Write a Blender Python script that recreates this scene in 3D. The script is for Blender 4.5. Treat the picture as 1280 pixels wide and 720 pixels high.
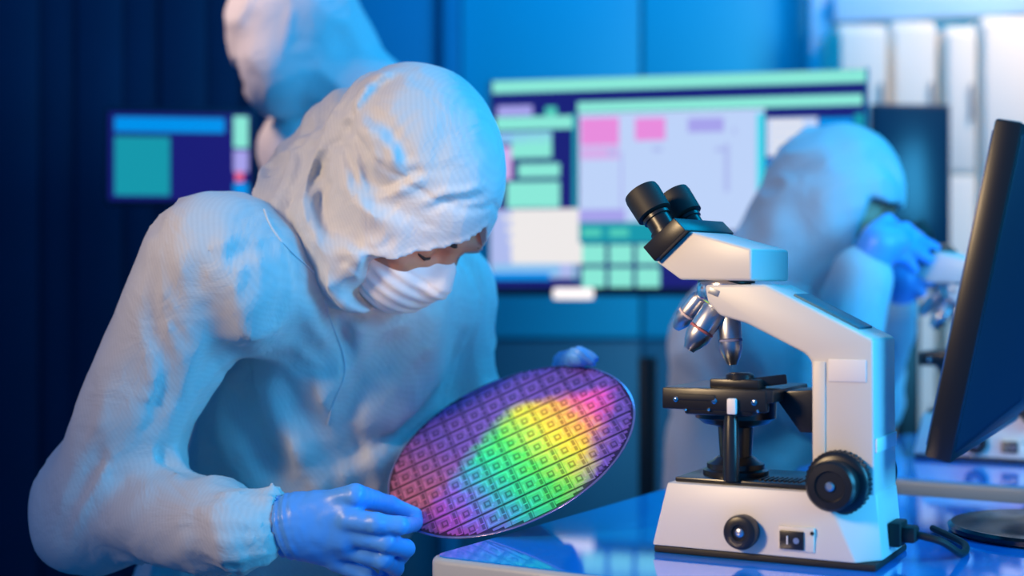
import bpy, bmesh, math, random
import numpy as np
from mathutils import Vector, Matrix

random.seed(7)
R = math.radians
SC = bpy.context.scene
COL = SC.collection
for o in list(bpy.data.objects):
    bpy.data.objects.remove(o)

# ------------------------------------------------------------------ camera
FPX = 50.0 / 36.0 * 1280.0
DESK_Z = 0.75
CZ = DESK_Z + 0.2716
cam_data = bpy.data.cameras.new('camera')
cam_data.lens = 50.0
cam_data.sensor_width = 36.0
cam_data.clip_start = 0.05
cam_data.clip_end = 50
cam_data.dof.use_dof = True
cam_data.dof.focus_distance = 1.52
cam_data.dof.aperture_fstop = 2.1
cam = bpy.data.objects.new('camera', cam_data)
COL.objects.link(cam)
cam.location = (0, 0, CZ)
cam.rotation_euler = (R(90), 0, 0)
SC.camera = cam

# ------------------------------------------------------------------ world, lights, exposure
w = bpy.data.worlds.new('world')
SC.world = w
w.use_nodes = True
bg = w.node_tree.nodes['Background']
bg.inputs[0].default_value = (0.002, 0.25, 0.80, 1)
bg.inputs[1].default_value = 0.58


def area(name, loc, aim, sx, sy, color, power, spread=180):
    l = bpy.data.lights.new(name, 'AREA')
    l.shape = 'RECTANGLE'
    l.size, l.size_y = sx, sy
    l.color = color
    l.energy = power
    l.spread = R(spread)
    o = bpy.data.objects.new(name, l)
    COL.objects.link(o)
    o.location = loc
    o.rotation_euler = (Vector(aim) - Vector(loc)).to_track_quat('-Z', 'Y').to_euler()
    return o


area('lamp_warm', (-1.60, 0.30, 1.80), (0.14, 1.46, 1.04), 0.40, 0.40, (1.0, 0.70, 0.38), 2.9, 40)
area('lamp_cyan', (1.25, 2.15, 2.30), (-0.10, 1.75, 0.95), 0.7, 0.5, (0.0, 0.52, 1.0), 6, 130)
area('lamp_side_blue', (2.1, 0.55, 1.60), (0.0, 1.95, 0.90), 1.1, 1.1, (0.06, 0.50, 0.94), 38, 120)
area('fill_far_cyan', (0.90, 0.40, 1.90), (0.46, 2.5, 0.92), 0.3, 0.3, (0.0, 0.50, 1.0), 0.4, 24)  # unseen fill added to brighten the technician at the far microscope
area('fill_wafer', (-0.15, 0.75, 1.95), (0.0, 1.67, 0.85), 0.10, 0.10, (1.0, 0.76, 0.60), 0.12, 15)  # unseen narrow spot added to brighten the wafer
area('lamp_blue', (0.55, 2.9, 2.70), (0.60, 3.6, 1.2), 1.2, 0.4, (0.0, 0.46, 1.0), 16)
area('white_glow', (1.45, 2.80, 2.45), (1.35, 3.5, 1.3), 0.5, 0.3, (1.0, 0.68, 0.38), 7, 100)
area('fill_left', (-1.1, 2.0, 2.2), (-0.38, 2.5, 1.35), 0.3, 0.3, (1.0, 0.62, 0.42), 0.9, 32)  # unseen warm fill added for the standing technician
area('fill_face', (0.30, 0.60, 0.98), (-0.10, 1.60, 1.05), 0.08, 0.08, (1.0, 0.60, 0.40), 0.019, 11)  # unseen warm fill added for the face, not a desk lamp

vs = SC.view_settings
vs.view_transform = 'Standard'
vs.look = 'None'
vs.exposure = 0.0
vs.gamma = 1.0
vs.use_curve_mapping = False

# ------------------------------------------------------------------ helpers


def P(px, py, d):
    """point seen at photo pixel (px, py) at distance d in front of the camera"""
    return np.array([(px - 640) / FPX * d, d, CZ - (py - 360) / FPX * d])


def nrm(v):
    v = np.asarray(v, float)
    return v / np.linalg.norm(v)


def tag(o, label=None, cat=None, group=None, kind=None):
    if label: o['label'] = label
    if cat: o['category'] = cat
    if group: o['group'] = group
    if kind: o['kind'] = kind
    return o


def empty(name, loc, rz=0.0):
    o = bpy.data.objects.new(name, None)
    o.empty_display_size = 0.05
    COL.objects.link(o)
    o.location = Vector(loc)
    o.rotation_euler = (0, 0, rz)
    return o


def link(name, me, parent=None, loc=None):
    o = bpy.data.objects.new(name, me)
    COL.objects.link(o)
    if parent: o.parent = parent
    if loc is not None: o.location = Vector(loc)
    return o


class MB:
    """collects shapes into one mesh"""

    def __init__(self):
        self.bm = bmesh.new()

    def _bev(self, geom_edges, b, seg):
        if b > 0:
            bmesh.ops.bevel(self.bm, geom=geom_edges, offset=b, segments=seg, profile=0.5, affect='EDGES', clamp_overlap=True)

    def box(self, c, s, b=0.0, seg=2, rot=None, mi=0):
        m = Matrix.Translation(Vector(c)) @ (rot.to_4x4() if rot is not None else Matrix.Identity(4)) @ Matrix.Diagonal((s[0], s[1], s[2], 1))
        r = bmesh.ops.create_cube(self.bm, size=1.0, matrix=m)
        vsn = r['verts']
        ed = list({e for v in vsn for e in v.link_edges})
        for f in {f for v in vsn for f in v.link_faces}: f.material_index = mi
        self._bev(ed, b, seg)
        return self

    def prism(self, poly, y0, y1, b=0.0, seg=2, y0s=None, mi=0):
        """poly of (x,z) extruded along y; optional own near polygon"""
        n = len(poly)
        a = [self.bm.verts.new((p[0], y0, p[1])) for p in poly]
        q = [self.bm.verts.new((p[0], y1, p[1])) for p in (y0s or poly)]
        fs = [self.bm.faces.new(a), self.bm.faces.new(q[::-1])]
        for i in range(n):
            j = (i + 1) % n
            fs.append(self.bm.faces.new((a[j], a[i], q[i], q[j])))
        for f in fs: f.material_index = mi
        bmesh.ops.recalc_face_normals(self.bm, faces=fs)
        self._bev(list({e for f in fs for e in f.edges}), b, seg)
        return self

    def lathe(self, p0, ax, prof, seg=32, mi=0, caps=True):
        """prof: list of (distance along axis, radius)"""
        p0 = Vector(p0); ax = Vector(ax).normalized()
        up = Vector((0, 0, 1)) if abs(ax.z) < 0.9 else Vector((1, 0, 0))
        u = ax.cross(up).normalized(); v = ax.cross(u)
        rings = []
        for t, r in prof:
            rings.append([self.bm.verts.new(p0 + ax * t + (u * math.cos(2 * math.pi * k / seg) + v * math.sin(2 * math.pi * k / seg)) * max(r, 1e-5)) for k in range(seg)])
        fs = []
        for i in range(len(rings) - 1):
            for k in range(seg):
                l = (k + 1) % seg
                fs.append(self.bm.faces.new((rings[i][k], rings[i][l], rings[i + 1][l], rings[i + 1][k])))
        if caps:
            fs.append(self.bm.faces.new(rings[0][::-1])); fs.append(self.bm.faces.new(rings[-1]))
        for f in fs: f.material_index = mi
        bmesh.ops.recalc_face_normals(self.bm, faces=fs)
        return self

    def tube(self, pts, r, seg=10, mi=0):
        pts = [Vector(p) for p in pts]
        rr = r if isinstance(r, (list, tuple)) else [r] * len(pts)
        rings = []
        pu = None
        for i, p in enumerate(pts):
            t = (pts[min(i + 1, len(pts) - 1)] - pts[max(i - 1, 0)]).normalized()
            if pu is None:
                pu = t.cross(Vector((0, 0, 1)) if abs(t.z) < .9 else Vector((1, 0, 0))).normalized()
            pu = (pu - t * pu.dot(t)).normalized()
            v = t.cross(pu)
            rings.append([self.bm.verts.new(p + (pu * math.cos(2 * math.pi * k / seg) + v * math.sin(2 * math.pi * k / seg)) * rr[i]) for k in range(seg)])
        fs = []
        for i in range(len(rings) - 1):
            for k in range(seg):
                l = (k + 1) % seg
                fs.append(self.bm.faces.new((rings[i][k], rings[i][l], rings[i + 1][l], rings[i + 1][k])))
        fs.append(self.bm.faces.new(rings[0][::-1])); fs.append(self.bm.faces.new(rings[-1]))
        for f in fs: f.material_index = mi
        bmesh.ops.recalc_face_normals(self.bm, faces=fs)
        return self

    def build(self, name, mats, parent=None, loc=None, smooth=True, angle=35):
        me = bpy.data.meshes.new(name)
        self.bm.to_mesh(me)
        self.bm.free()
        for m in (mats if isinstance(mats, (list, tuple)) else [mats]): me.materials.append(m)
        if smooth:
            me.shade_smooth()
            me.set_sharp_from_angle(angle=R(angle))
        return link(name, me, parent, loc)


def spline(pts, n=8):
    """Catmull-Rom through the points"""
    pts = [np.asarray(p, float) for p in pts]
    q = [2 * pts[0] - pts[1]] + pts + [2 * pts[-1] - pts[-2]]
    out = []
    for i in range(1, len(q) - 2):
        for k in range(n):
            t = k / n
            out.append(0.5 * ((2 * q[i]) + (-q[i - 1] + q[i + 1]) * t + (2 * q[i - 1] - 5 * q[i] + 4 * q[i + 1] - q[i + 2]) * t * t + (-q[i - 1] + 3 * q[i] - 3 * q[i + 1] + q[i + 2]) * t ** 3))
    out.append(pts[-1])
    return out


# ---------- signed-distance modelling for bodies and cloth
def smin(a, b, k):
    h = np.clip(0.5 + 0.5 * (b - a) / k, 0, 1)
    return b * (1 - h) + a * h - k * h * (1 - h)


def smax(a, b, k):
    return -smin(-a, -b, k)


def cone(X, a, b, ra, rb):
    a = np.asarray(a, np.float32); b = np.asarray(b, np.float32)
    ab = b - a
    t = np.clip(((X - a) @ ab) / float(ab @ ab), 0, 1)
    return np.linalg.norm(X - a - t[..., None] * ab, axis=-1) - (ra + (rb - ra) * t)


def ell(X, c, r, M=None):
    q = X - np.asarray(c, np.float32)
    if M is not None: q = q @ np.asarray(M, np.float32).T      # rows of M are the axes
    r = np.asarray(r, np.float32)
    k0 = np.linalg.norm(q / r, axis=-1)
    k1 = np.linalg.norm(q / (r * r), axis=-1) + 1e-9
    return k0 * (k0 - 1) / k1


def chain(X, pts, rad, k=0.02):
    d = None
    for i in range(len(pts) - 1):
        e = cone(X, pts[i], pts[i + 1], rad[i], rad[i + 1])
        d = e if d is None else smin(d, e, k)
    return d


_rng = np.random.RandomState(11)
_LAT = _rng.rand(32, 32, 32).astype(np.float32)


def noise(X):
    f = np.floor(X).astype(np.int32)
    t = X - f
    t = t * t * (3 - 2 * t)
    f &= 31
    g = (f + 1) & 31
    x0, y0, z0 = f[..., 0], f[..., 1], f[..., 2]
    x1, y1, z1 = g[..., 0], g[..., 1], g[..., 2]
    tx, ty, tz = t[..., 0], t[..., 1], t[..., 2]
    L = _LAT
    a = L[x0, y0, z0] * (1 - tx) + L[x1, y0, z0] * tx
    b = L[x0, y1, z0] * (1 - tx) + L[x1, y1, z0] * tx
    c = L[x0, y0, z1] * (1 - tx) + L[x1, y0, z1] * tx
    d = L[x0, y1, z1] * (1 - tx) + L[x1, y1, z1] * tx
    return (a * (1 - ty) + b * ty) * (1 - tz) + (c * (1 - ty) + d * ty) * tz


def folds(X, freq, warp=1.0, off=0.0):
    """sharp-crested cloth folds, about -0.5..0.5"""
    Y = (X * np.asarray(freq, np.float32) + off).astype(np.float32)
    n = noise(Y + warp * (noise(Y * 0.5 + 7.3)[..., None] - 0.5) * 2)
    m = noise(Y * 2.1 + 3.1)
    return (1 - np.abs(2 * n - 1)) * 0.7 + m * 0.3 - 0.5


def sdf_mesh(fn, lo, hi, h, band=None):
    lo = np.asarray(lo, np.float32); hi = np.asarray(hi, np.float32)
    n = np.maximum(((hi - lo) / h).astype(int) + 2, 3)
    g = np.stack(np.meshgrid(*[lo[i] + h * np.arange(n[i], dtype=np.float32) for i in range(3)], indexing='ij'), -1)
    V = fn(g.reshape(-1, 3)).reshape(n).astype(np.float32)
    if band is not None:                                        # fine relief only near the surface
        msk = np.abs(V) < band[0]
        V[msk] += band[1](g[msk]).astype(np.float32)
    S = V < 0
    c = np.zeros(n - 1, np.int32)
    for i in (0, 1):
        for j in (0, 1):
            for k in (0, 1):
                c += S[i:n[0] - 1 + i, j:n[1] - 1 + j, k:n[2] - 1 + k]
    act = (c > 0) & (c < 8)
    idx = -np.ones(n - 1, np.int64)
    cells = np.argwhere(act)
    idx[act] = np.arange(len(cells))
    acc = np.zeros((len(cells), 3), np.float64); cnt = np.zeros(len(cells))
    corners = [(i, j, k) for i in (0, 1) for j in (0, 1) for k in (0, 1)]
    for a in corners:
        for ax in range(3):
            if a[ax]: continue
            b = list(a); b[ax] = 1
            va = V[tuple((cells + a).T)]; vb = V[tuple((cells + b).T)]
            x = (va < 0) != (vb < 0)
            t = np.where(x, va / np.where(x, va - vb, 1), 0)
            pt = np.tile(np.array(a, float), (len(cells), 1)); pt[:, ax] = t
            acc[x] += pt[x]; cnt[x] += 1
    verts = lo + h * (cells + acc / cnt[:, None])
    faces = []
    for ax in range(3):
        u, v = (ax + 1) % 3, (ax + 2) % 3
        sl0 = [slice(None)] * 3; sl1 = [slice(None)] * 3
        sl0[ax] = slice(0, -1); sl1[ax] = slice(1, None)
        A = S[tuple(sl0)]; B = S[tuple(sl1)]
        e = np.argwhere(A != B)
        ok = (e[:, u] > 0) & (e[:, v] > 0) & (e[:, u] < n[u] - 1) & (e[:, v] < n[v] - 1)
        e = e[ok]
        du = np.zeros(3, int); du[u] = 1
        dv = np.zeros(3, int); dv[v] = 1
        q = np.stack([idx[tuple((e - du - dv).T)], idx[tuple((e - dv).T)], idx[tuple(e.T)], idx[tuple((e - du).T)]], 1)
        flip = ~A[tuple(e.T)]
        q[flip] = q[flip][:, ::-1]
        faces.append(q)
    F = np.concatenate(faces)
    F = F[(F >= 0).all(1)]
    return verts, F


def np_obj(name, verts, faces, mat, parent=None, origin=(0, 0, 0)):
    me = bpy.data.meshes.new(name)
    verts = np.asarray(verts, float) - np.asarray(origin, float)
    me.vertices.add(len(verts)); me.vertices.foreach_set('co', verts.ravel())
    me.loops.add(faces.size); me.loops.foreach_set('vertex_index', faces.ravel().astype(np.int32))
    me.polygons.add(len(faces)); me.polygons.foreach_set('loop_start', np.arange(0, faces.size, faces.shape[1], dtype=np.int32))
    me.update(calc_edges=True)
    me.validate()
    me.materials.append(mat)
    me.shade_smooth()
    return link(name, me, parent)


# ------------------------------------------------------------------ materials
def mat(name, color, rough=0.5, metal=0.0, spec=0.5, emit=None, estr=0.0, bump=None, vary=None, coat=0.0, sheen=0.0, sss=0.0):
    m = bpy.data.materials.new(name)
    m.use_nodes = True
    nt = m.node_tree
    b = nt.nodes['Principled BSDF']
    b.inputs['Base Color'].default_value = (*color, 1)
    b.inputs['Roughness'].default_value = rough
    b.inputs['Metallic'].default_value = metal
    b.inputs['Specular IOR Level'].default_value = spec
    if coat: b.inputs['Coat Weight'].default_value = coat; b.inputs['Coat Roughness'].default_value = 0.05
    if sheen: b.inputs['Sheen Weight'].default_value = sheen
    if sss:
        b.inputs['Subsurface Weight'].default_value = sss
        b.inputs['Subsurface Radius'].default_value = (0.01, 0.004, 0.002)
    if emit:
        b.inputs['Emission Color'].default_value = (*emit, 1)
        b.inputs['Emission Strength'].default_value = estr
    tc = nt.nodes.new('ShaderNodeTexCoord')
    nz = nt.nodes.new('ShaderNodeTexNoise')
    nz.inputs['Scale'].default_value = (vary or bump or (20,))[0]
    nz.inputs['Detail'].default_value = 4
    nt.links.new(tc.outputs['Object'], nz.inputs['Vector'])
    if vary:
        mx = nt.nodes.new('ShaderNodeMix'); mx.data_type = 'RGBA'
        mx.inputs['A'].default_value = (*color, 1)
        mx.inputs['B'].default_value = (*[c * (1 - vary[1]) for c in color], 1)
        nt.links.new(nz.outputs['Fac'], mx.inputs['Factor'])
        nt.links.new(mx.outputs['Result'], b.inputs['Base Color'])
    if bump:
        n2 = nt.nodes.new('ShaderNodeTexNoise')
        n2.inputs['Scale'].default_value = bump[0]
        nt.links.new(tc.outputs['Object'], n2.inputs['Vector'])
        bp = nt.nodes.new('ShaderNodeBump')
        bp.inputs['Strength'].default_value = bump[1]
        bp.inputs['Distance'].default_value = bump[2] if len(bump) > 2 else 0.002
        nt.links.new(n2.outputs['Fac'], bp.inputs['Height'])
        nt.links.new(bp.outputs['Normal'], b.inputs['Normal'])
    return m


def fabric(name, color, stripe=True):
    """anti-static polyester with fine woven stripes"""
    m = mat(name, color, rough=0.62, spec=0.35, sheen=0.15)
    nt = m.node_tree; b = nt.nodes['Principled BSDF']
    tc = nt.nodes.new('ShaderNodeTexCoord')
    wv = nt.nodes.new('ShaderNodeTexWave')
    wv.wave_type = 'BANDS'; wv.bands_direction = 'X'
    wv.inputs['Scale'].default_value = 70; wv.inputs['Distortion'].default_value = 0.5
    wv.inputs['Detail'].default_value = 1; wv.inputs['Detail Scale'].default_value = 0.25
    mp = nt.nodes.new('ShaderNodeMapping'); mp.inputs['Rotation'].default_value = (0.1, 0.35, 0.6)
    nt.links.new(tc.outputs['Object'], mp.inputs['Vector'])
    nt.links.new(mp.outputs['Vector'], wv.inputs['Vector'])
    nz = nt.nodes.new('ShaderNodeTexNoise'); nz.inputs['Scale'].default_value = 16; nz.inputs['Detail'].default_value = 5
    nz.inputs['Distortion'].default_value = 0.8
    nt.links.new(tc.outputs['Object'], nz.inputs['Vector'])
    mx = nt.nodes.new('ShaderNodeMix'); mx.data_type = 'RGBA'
    mx.inputs['A'].default_value = (*color, 1)
    mx.inputs['B'].default_value = (*[c * 0.95 for c in color], 1)
    nt.links.new(wv.outputs['Fac'], mx.inputs['Factor'])
    if stripe: nt.links.new(mx.outputs['Result'], b.inputs['Base Color'])
    bp = nt.nodes.new('ShaderNodeBump'); bp.inputs['Strength'].default_value = 0.45; bp.inputs['Distance'].default_value = 0.012
    nt.links.new(nz.outputs['Fac'], bp.inputs['Height'])
    nt.links.new(bp.outputs['Normal'], b.inputs['Normal'])
    return m


def emis(name, color, s):
    return mat(name, (0.01, 0.01, 0.015), rough=0.3, emit=color, estr=s)


M = {}
M['fabric'] = fabric('white_coverall_fabric', (0.64, 0.64, 0.64))
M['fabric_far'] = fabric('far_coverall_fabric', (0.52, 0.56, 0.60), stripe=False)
M['mask'] = mat('mask_paper', (0.82, 0.80, 0.79), rough=0.75, bump=(70, 0.25, 0.002))
M['skin'] = mat('skin', (0.62, 0.27, 0.16), rough=0.5, sss=0.08, bump=(240, 0.15, 0.001), vary=(30, 0.2))
M['hair'] = mat('eyebrow_hair', (0.03, 0.015, 0.01), rough=0.7)
M['glove'] = mat('blue_nitrile', (0.11, 0.39, 0.90), rough=0.38, bump=(60, 0.25, 0.002))
M['stitch'] = mat('seam_thread', (0.62, 0.66, 0.70), rough=0.7)
M['cream'] = mat('cream_enamel', (0.74, 0.71, 0.66), rough=0.38, bump=(500, 0.05, 0.0005), vary=(9, 0.05))
M['cream2'] = mat('cream_trim', (0.78, 0.72, 0.62), rough=0.45)
M['black'] = mat('black_plastic', (0.012, 0.012, 0.014), rough=0.33, bump=(400, 0.05, 0.0005))
M['black_metal'] = mat('black_anodised_metal', (0.014, 0.014, 0.016), rough=0.28, spec=0.6)
M['rubber'] = mat('black_rubber', (0.010, 0.010, 0.011), rough=0.6)
M['chrome'] = mat('chrome', (0.86, 0.80, 0.80), rough=0.16, metal=1.0)
M['steel'] = mat('brushed_steel', (0.62, 0.62, 0.64), rough=0.32, metal=1.0, bump=(300, 0.06, 0.0005))
M['lens'] = mat('dark_glass', (0.01, 0.01, 0.02), rough=0.05, spec=0.8)
M['white'] = mat('white_plastic', (0.85, 0.84, 0.83), rough=0.45)
M['grey_label'] = mat('pale_label', (0.86, 0.84, 0.82), rough=0.6)
M['desk_top'] = mat('glossy_blue_desk', (0.002, 0.27, 0.92), rough=0.05, spec=1.0, coat=0.6)
M['desk_edge'] = mat('light_grey_edge', (0.48, 0.50, 0.50), rough=0.30)
M['desk_leg'] = mat('grey_steel_leg', (0.35, 0.37, 0.40), rough=0.4, metal=0.6)
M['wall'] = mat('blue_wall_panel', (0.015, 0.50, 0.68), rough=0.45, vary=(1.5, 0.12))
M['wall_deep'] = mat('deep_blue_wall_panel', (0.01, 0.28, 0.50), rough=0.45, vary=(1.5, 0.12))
M['wall_low'] = mat('slate_lower_panel', (0.03, 0.15, 0.22), rough=0.5, vary=(3, 0.15))
M['joint'] = mat('dark_joint', (0.02, 0.10, 0.18), rough=0.6)
M['post'] = mat('pale_post', (0.40, 0.62, 0.80), rough=0.4)
M['post_dark'] = mat('slate_edge', (0.14, 0.20, 0.26), rough=0.4)
M['floor'] = mat('vinyl_floor', (0.10, 0.20, 0.30), rough=0.3, vary=(4, 0.2))
M['cab'] = mat('white_cabinet', (0.86, 0.77, 0.66), rough=0.5)
M['cab_gap'] = mat('cabinet_gap', (0.30, 0.30, 0.32), rough=0.6)
M['navy'] = mat('navy_curtain', (0.004, 0.020, 0.075), rough=0.7, vary=(6, 0.3))
M['dark_screen'] = mat('dark_screen', (0.004, 0.035, 0.075), rough=0.25)
M['bezel'] = mat('dark_bezel', (0.012, 0.03, 0.06), rough=0.4)
M['teal_bezel'] = mat('teal_edge', (0.02, 0.25, 0.32), rough=0.4)
M['goggle'] = mat('grey_goggles', (0.20, 0.28, 0.36), rough=0.25)
M['stool'] = mat('stool_vinyl', (0.03, 0.04, 0.06), rough=0.45)

# ------------------------------------------------------------------ the room
WY = 3.75


def struct(o):
    return tag(o, kind='structure')


struct(MB().box((0.3, 1.9, -0.02), (6.6, 6.0, 0.04)).build('floor', M['floor']))
wall = struct(MB().box((0.3, WY + 0.06, 1.4), (6.6, 0.10, 2.8)).build('wall_back', M['joint']))


def wall_panel(px0, px1, z0, z1, m, proud=0.012):
    x0, x1 = (px0 - 640) / FPX * WY, (px1 - 640) / FPX * WY
    MB().box(((x0 + x1) / 2, WY + 0.01 - proud / 2, (z0 + z1) / 2), (x1 - x0, proud, z1 - z0), 0.004, 2).build('panel', m, wall)


ZD = CZ - (425 - 360) / FPX * WY                     # the dado line
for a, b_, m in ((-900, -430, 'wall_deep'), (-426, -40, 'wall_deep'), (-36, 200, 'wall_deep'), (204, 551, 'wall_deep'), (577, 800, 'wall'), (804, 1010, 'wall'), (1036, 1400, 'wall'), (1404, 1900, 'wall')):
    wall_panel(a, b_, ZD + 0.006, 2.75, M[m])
    wall_panel(a, b_, 0.1, ZD - 0.006, M['wall_low'])
wall_panel(553, 575, 0.1, 2.75, M['wall_deep'], 0.05)
struct(MB().box((-3.0, 1.9, 1.4), (0.1, 6.0, 2.8)).build('wall_left', M['wall_deep']))
struct(MB().box((3.6, 1.9, 1.4), (0.1, 6.0, 2.8)).build('wall_right', M['wall']))
xp = (1023 - 640) / FPX * 3.66
struct(MB().box((xp, 3.66, 1.4), (0.055, 0.06, 2.8), 0.01).build('trim_1', M['post']))
# header beam running to the right above the white cabinets
hb = P(1040, 14, 3.6); he = P(1420, -14, 3.6)
struct(MB().box(((hb[0] + he[0]) / 2, 3.62, 1.745), (he[0] - hb[0], 0.08, 0.075), 0.01, rot=Matrix.Rotation(R(-2.2), 3, 'Y')).build('trim_2', M['post']))
struct(MB().box((0.3, WY - 0.005, 0.05), (6.4, 0.02, 0.1), 0.004).build('baseboard_back', M['joint']))

# ------------------------------------------------------------------ white cabinets at the back right
cabs = [(1046, 1110, 30, 2), (1114, 1172, 26, 0), (1180, 1222, 32, 1), (1226, 1300, 20, 2), (1304, 1380, 18, 0)]
cab_labels = ['white cabinet beside the pale post, right of the large display', 'second white cabinet from the pale post, above the dark screen',
              'narrow white cabinet just right of the dark screen', 'white cabinet behind the top of the tilted black monitor', 'white cabinet at the far right end of the back row']
for (a, b_, top, k), lb in zip(cabs, cab_labels):
    d = 3.5 - 0.02 * k
    x0, x1 = (a - 640) / FPX * d, (b_ - 640) / FPX * d
    zt = CZ - (top - 360) / FPX * d
    root = tag(empty('storage_cabinet', ((x0 + x1) / 2, d + 0.1, 0.0)), lb, 'cabinet', 'white cabinets along the back wall')
    MB().box((0, 0.0, zt / 2), (x1 - x0, 0.20, zt), 0.012).build('body', M['cab'], root)
    zm = 1.30
    for z0, z1 in ((0.08, zm - 0.004), (zm + 0.004, zt - 0.02)):
        dr = MB().box((0, -0.106, (z0 + z1) / 2), (x1 - x0 - 0.012, 0.012, z1 - z0), 0.010, 3).build('door', M['cab'], root)
        MB().box(((x1 - x0) / 2 - 0.02, -0.118, (z0 + z1) / 2), (0.008, 0.012, 0.09), 0.003).build('handle', M['cab_gap'], dr)

# ------------------------------------------------------------------ desks
E1 = np.array([math.cos(R(31)), -math.sin(R(31)), 0])
E2 = np.array([math.sin(R(31)), math.cos(R(31)), 0])


def rrect(x0, y0, x1, y1, r, seg=6):
    pts = []
    for cx, cy, a0 in ((x1 - r, y1 - r, 0), (x0 + r, y1 - r, 90), (x0 + r, y0 + r, 180), (x1 - r, y0 + r, 270)):
        for k in range(seg + 1):
            a = R(a0 + 90 * k / seg)
            pts.append((cx + r * math.cos(a), cy + r * math.sin(a)))
    return pts


def slab(poly, z0, z1, b, name, m, parent):
    bm = bmesh.new()
    lo_ = [bm.verts.new((x, y, z0)) for x, y in poly]
    f = bm.faces.new(lo_)
    r = bmesh.ops.extrude_face_region(bm, geom=[f])
    bmesh.ops.translate(bm, verts=[v for v in r['geom'] if isinstance(v, bmesh.types.BMVert)], vec=(0, 0, z1 - z0))
    bmesh.ops.recalc_face_normals(bm, faces=bm.faces[:])
    if b:
        te = [e for e in bm.edges if abs(e.verts[0].co.z - e.verts[1].co.z) < 1e-6]
        bmesh.ops.bevel(bm, geom=te, offset=b, segments=3, profile=0.5, affect='EDGES')
    me = bpy.data.meshes.new(name); bm.to_mesh(me); bm.free()
    me.materials.append(m); me.shade_smooth(); me.set_sharp_from_angle(angle=R(40))
    return link(name, me, parent)


def desk(origin, L, W, label, edge, inset=0.09):
    root = tag(empty('lab_desk', (origin[0], origin[1], 0.0), R(-31)), label, 'desk')
    slab(rrect(0, 0, L, W, 0.022), DESK_Z - 0.045, DESK_Z - 0.0012, 0.006, 'edge_band', edge, root)
    slab(rrect(0.006, 0.006, L - 0.006, W - 0.006, 0.018), DESK_Z - 0.004, DESK_Z, 0.0, 'desktop', M['desk_top'], root)
    for x in (inset, L - 0.09):
        for y in (0.07, W - 0.07):
            MB().box((x, y, (DESK_Z - 0.045) / 2), (0.05, 0.05, DESK_Z - 0.045), 0.004).build('leg', M['desk_leg'], root)
    MB().box(((L - 0.09 + inset) / 2, W - 0.07, DESK_Z - 0.0745), (L - 0.09 - inset, 0.025, 0.06), 0.004).build('crossbar', M['desk_leg'], root)
    return root


DO = np.array([-0.0892, 1.4415, 0])
desk(DO, 1.25, 0.68, 'glossy blue desk with a light grey rounded edge under the sharp microscope', M['desk_edge'])
D2 = DO + 0.08 * E1 + 0.84 * E2
desk(D2, 1.35, 0.62, 'blurred second desk behind, carrying the far microscope', M['post_dark'], 0.50)

# ------------------------------------------------------------------ microscope
MROT = R(-28)
MA = P(815, 690, 0.2716 * FPX / 330.0)
MA[2] = DESK_Z


class Frame:
    """reads photo pixels onto the vertical plane y=yo of a rotated local frame"""

    def __init__(self, o, rz):
        self.o = np.asarray(o, float)
        self.ex = np.array([math.cos(rz), math.sin(rz), 0]); self.ey = np.array([-math.sin(rz), math.cos(rz), 0])

    def at(self, px, py, yo=0.0):
        d = np.array([(px - 640) / FPX, 1.0, -(py - 360) / FPX])
        oc = self.o - np.array([0, 0, CZ])
        t = (oc @ self.ey + yo) / (d @ self.ey)
        q = t * d - oc
        return (q @ self.ex, q[2])

    def at3(self, px, py, yo=0.0):
        x, z = self.at(px, py, yo)
        return Vector((x, yo, z))


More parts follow.
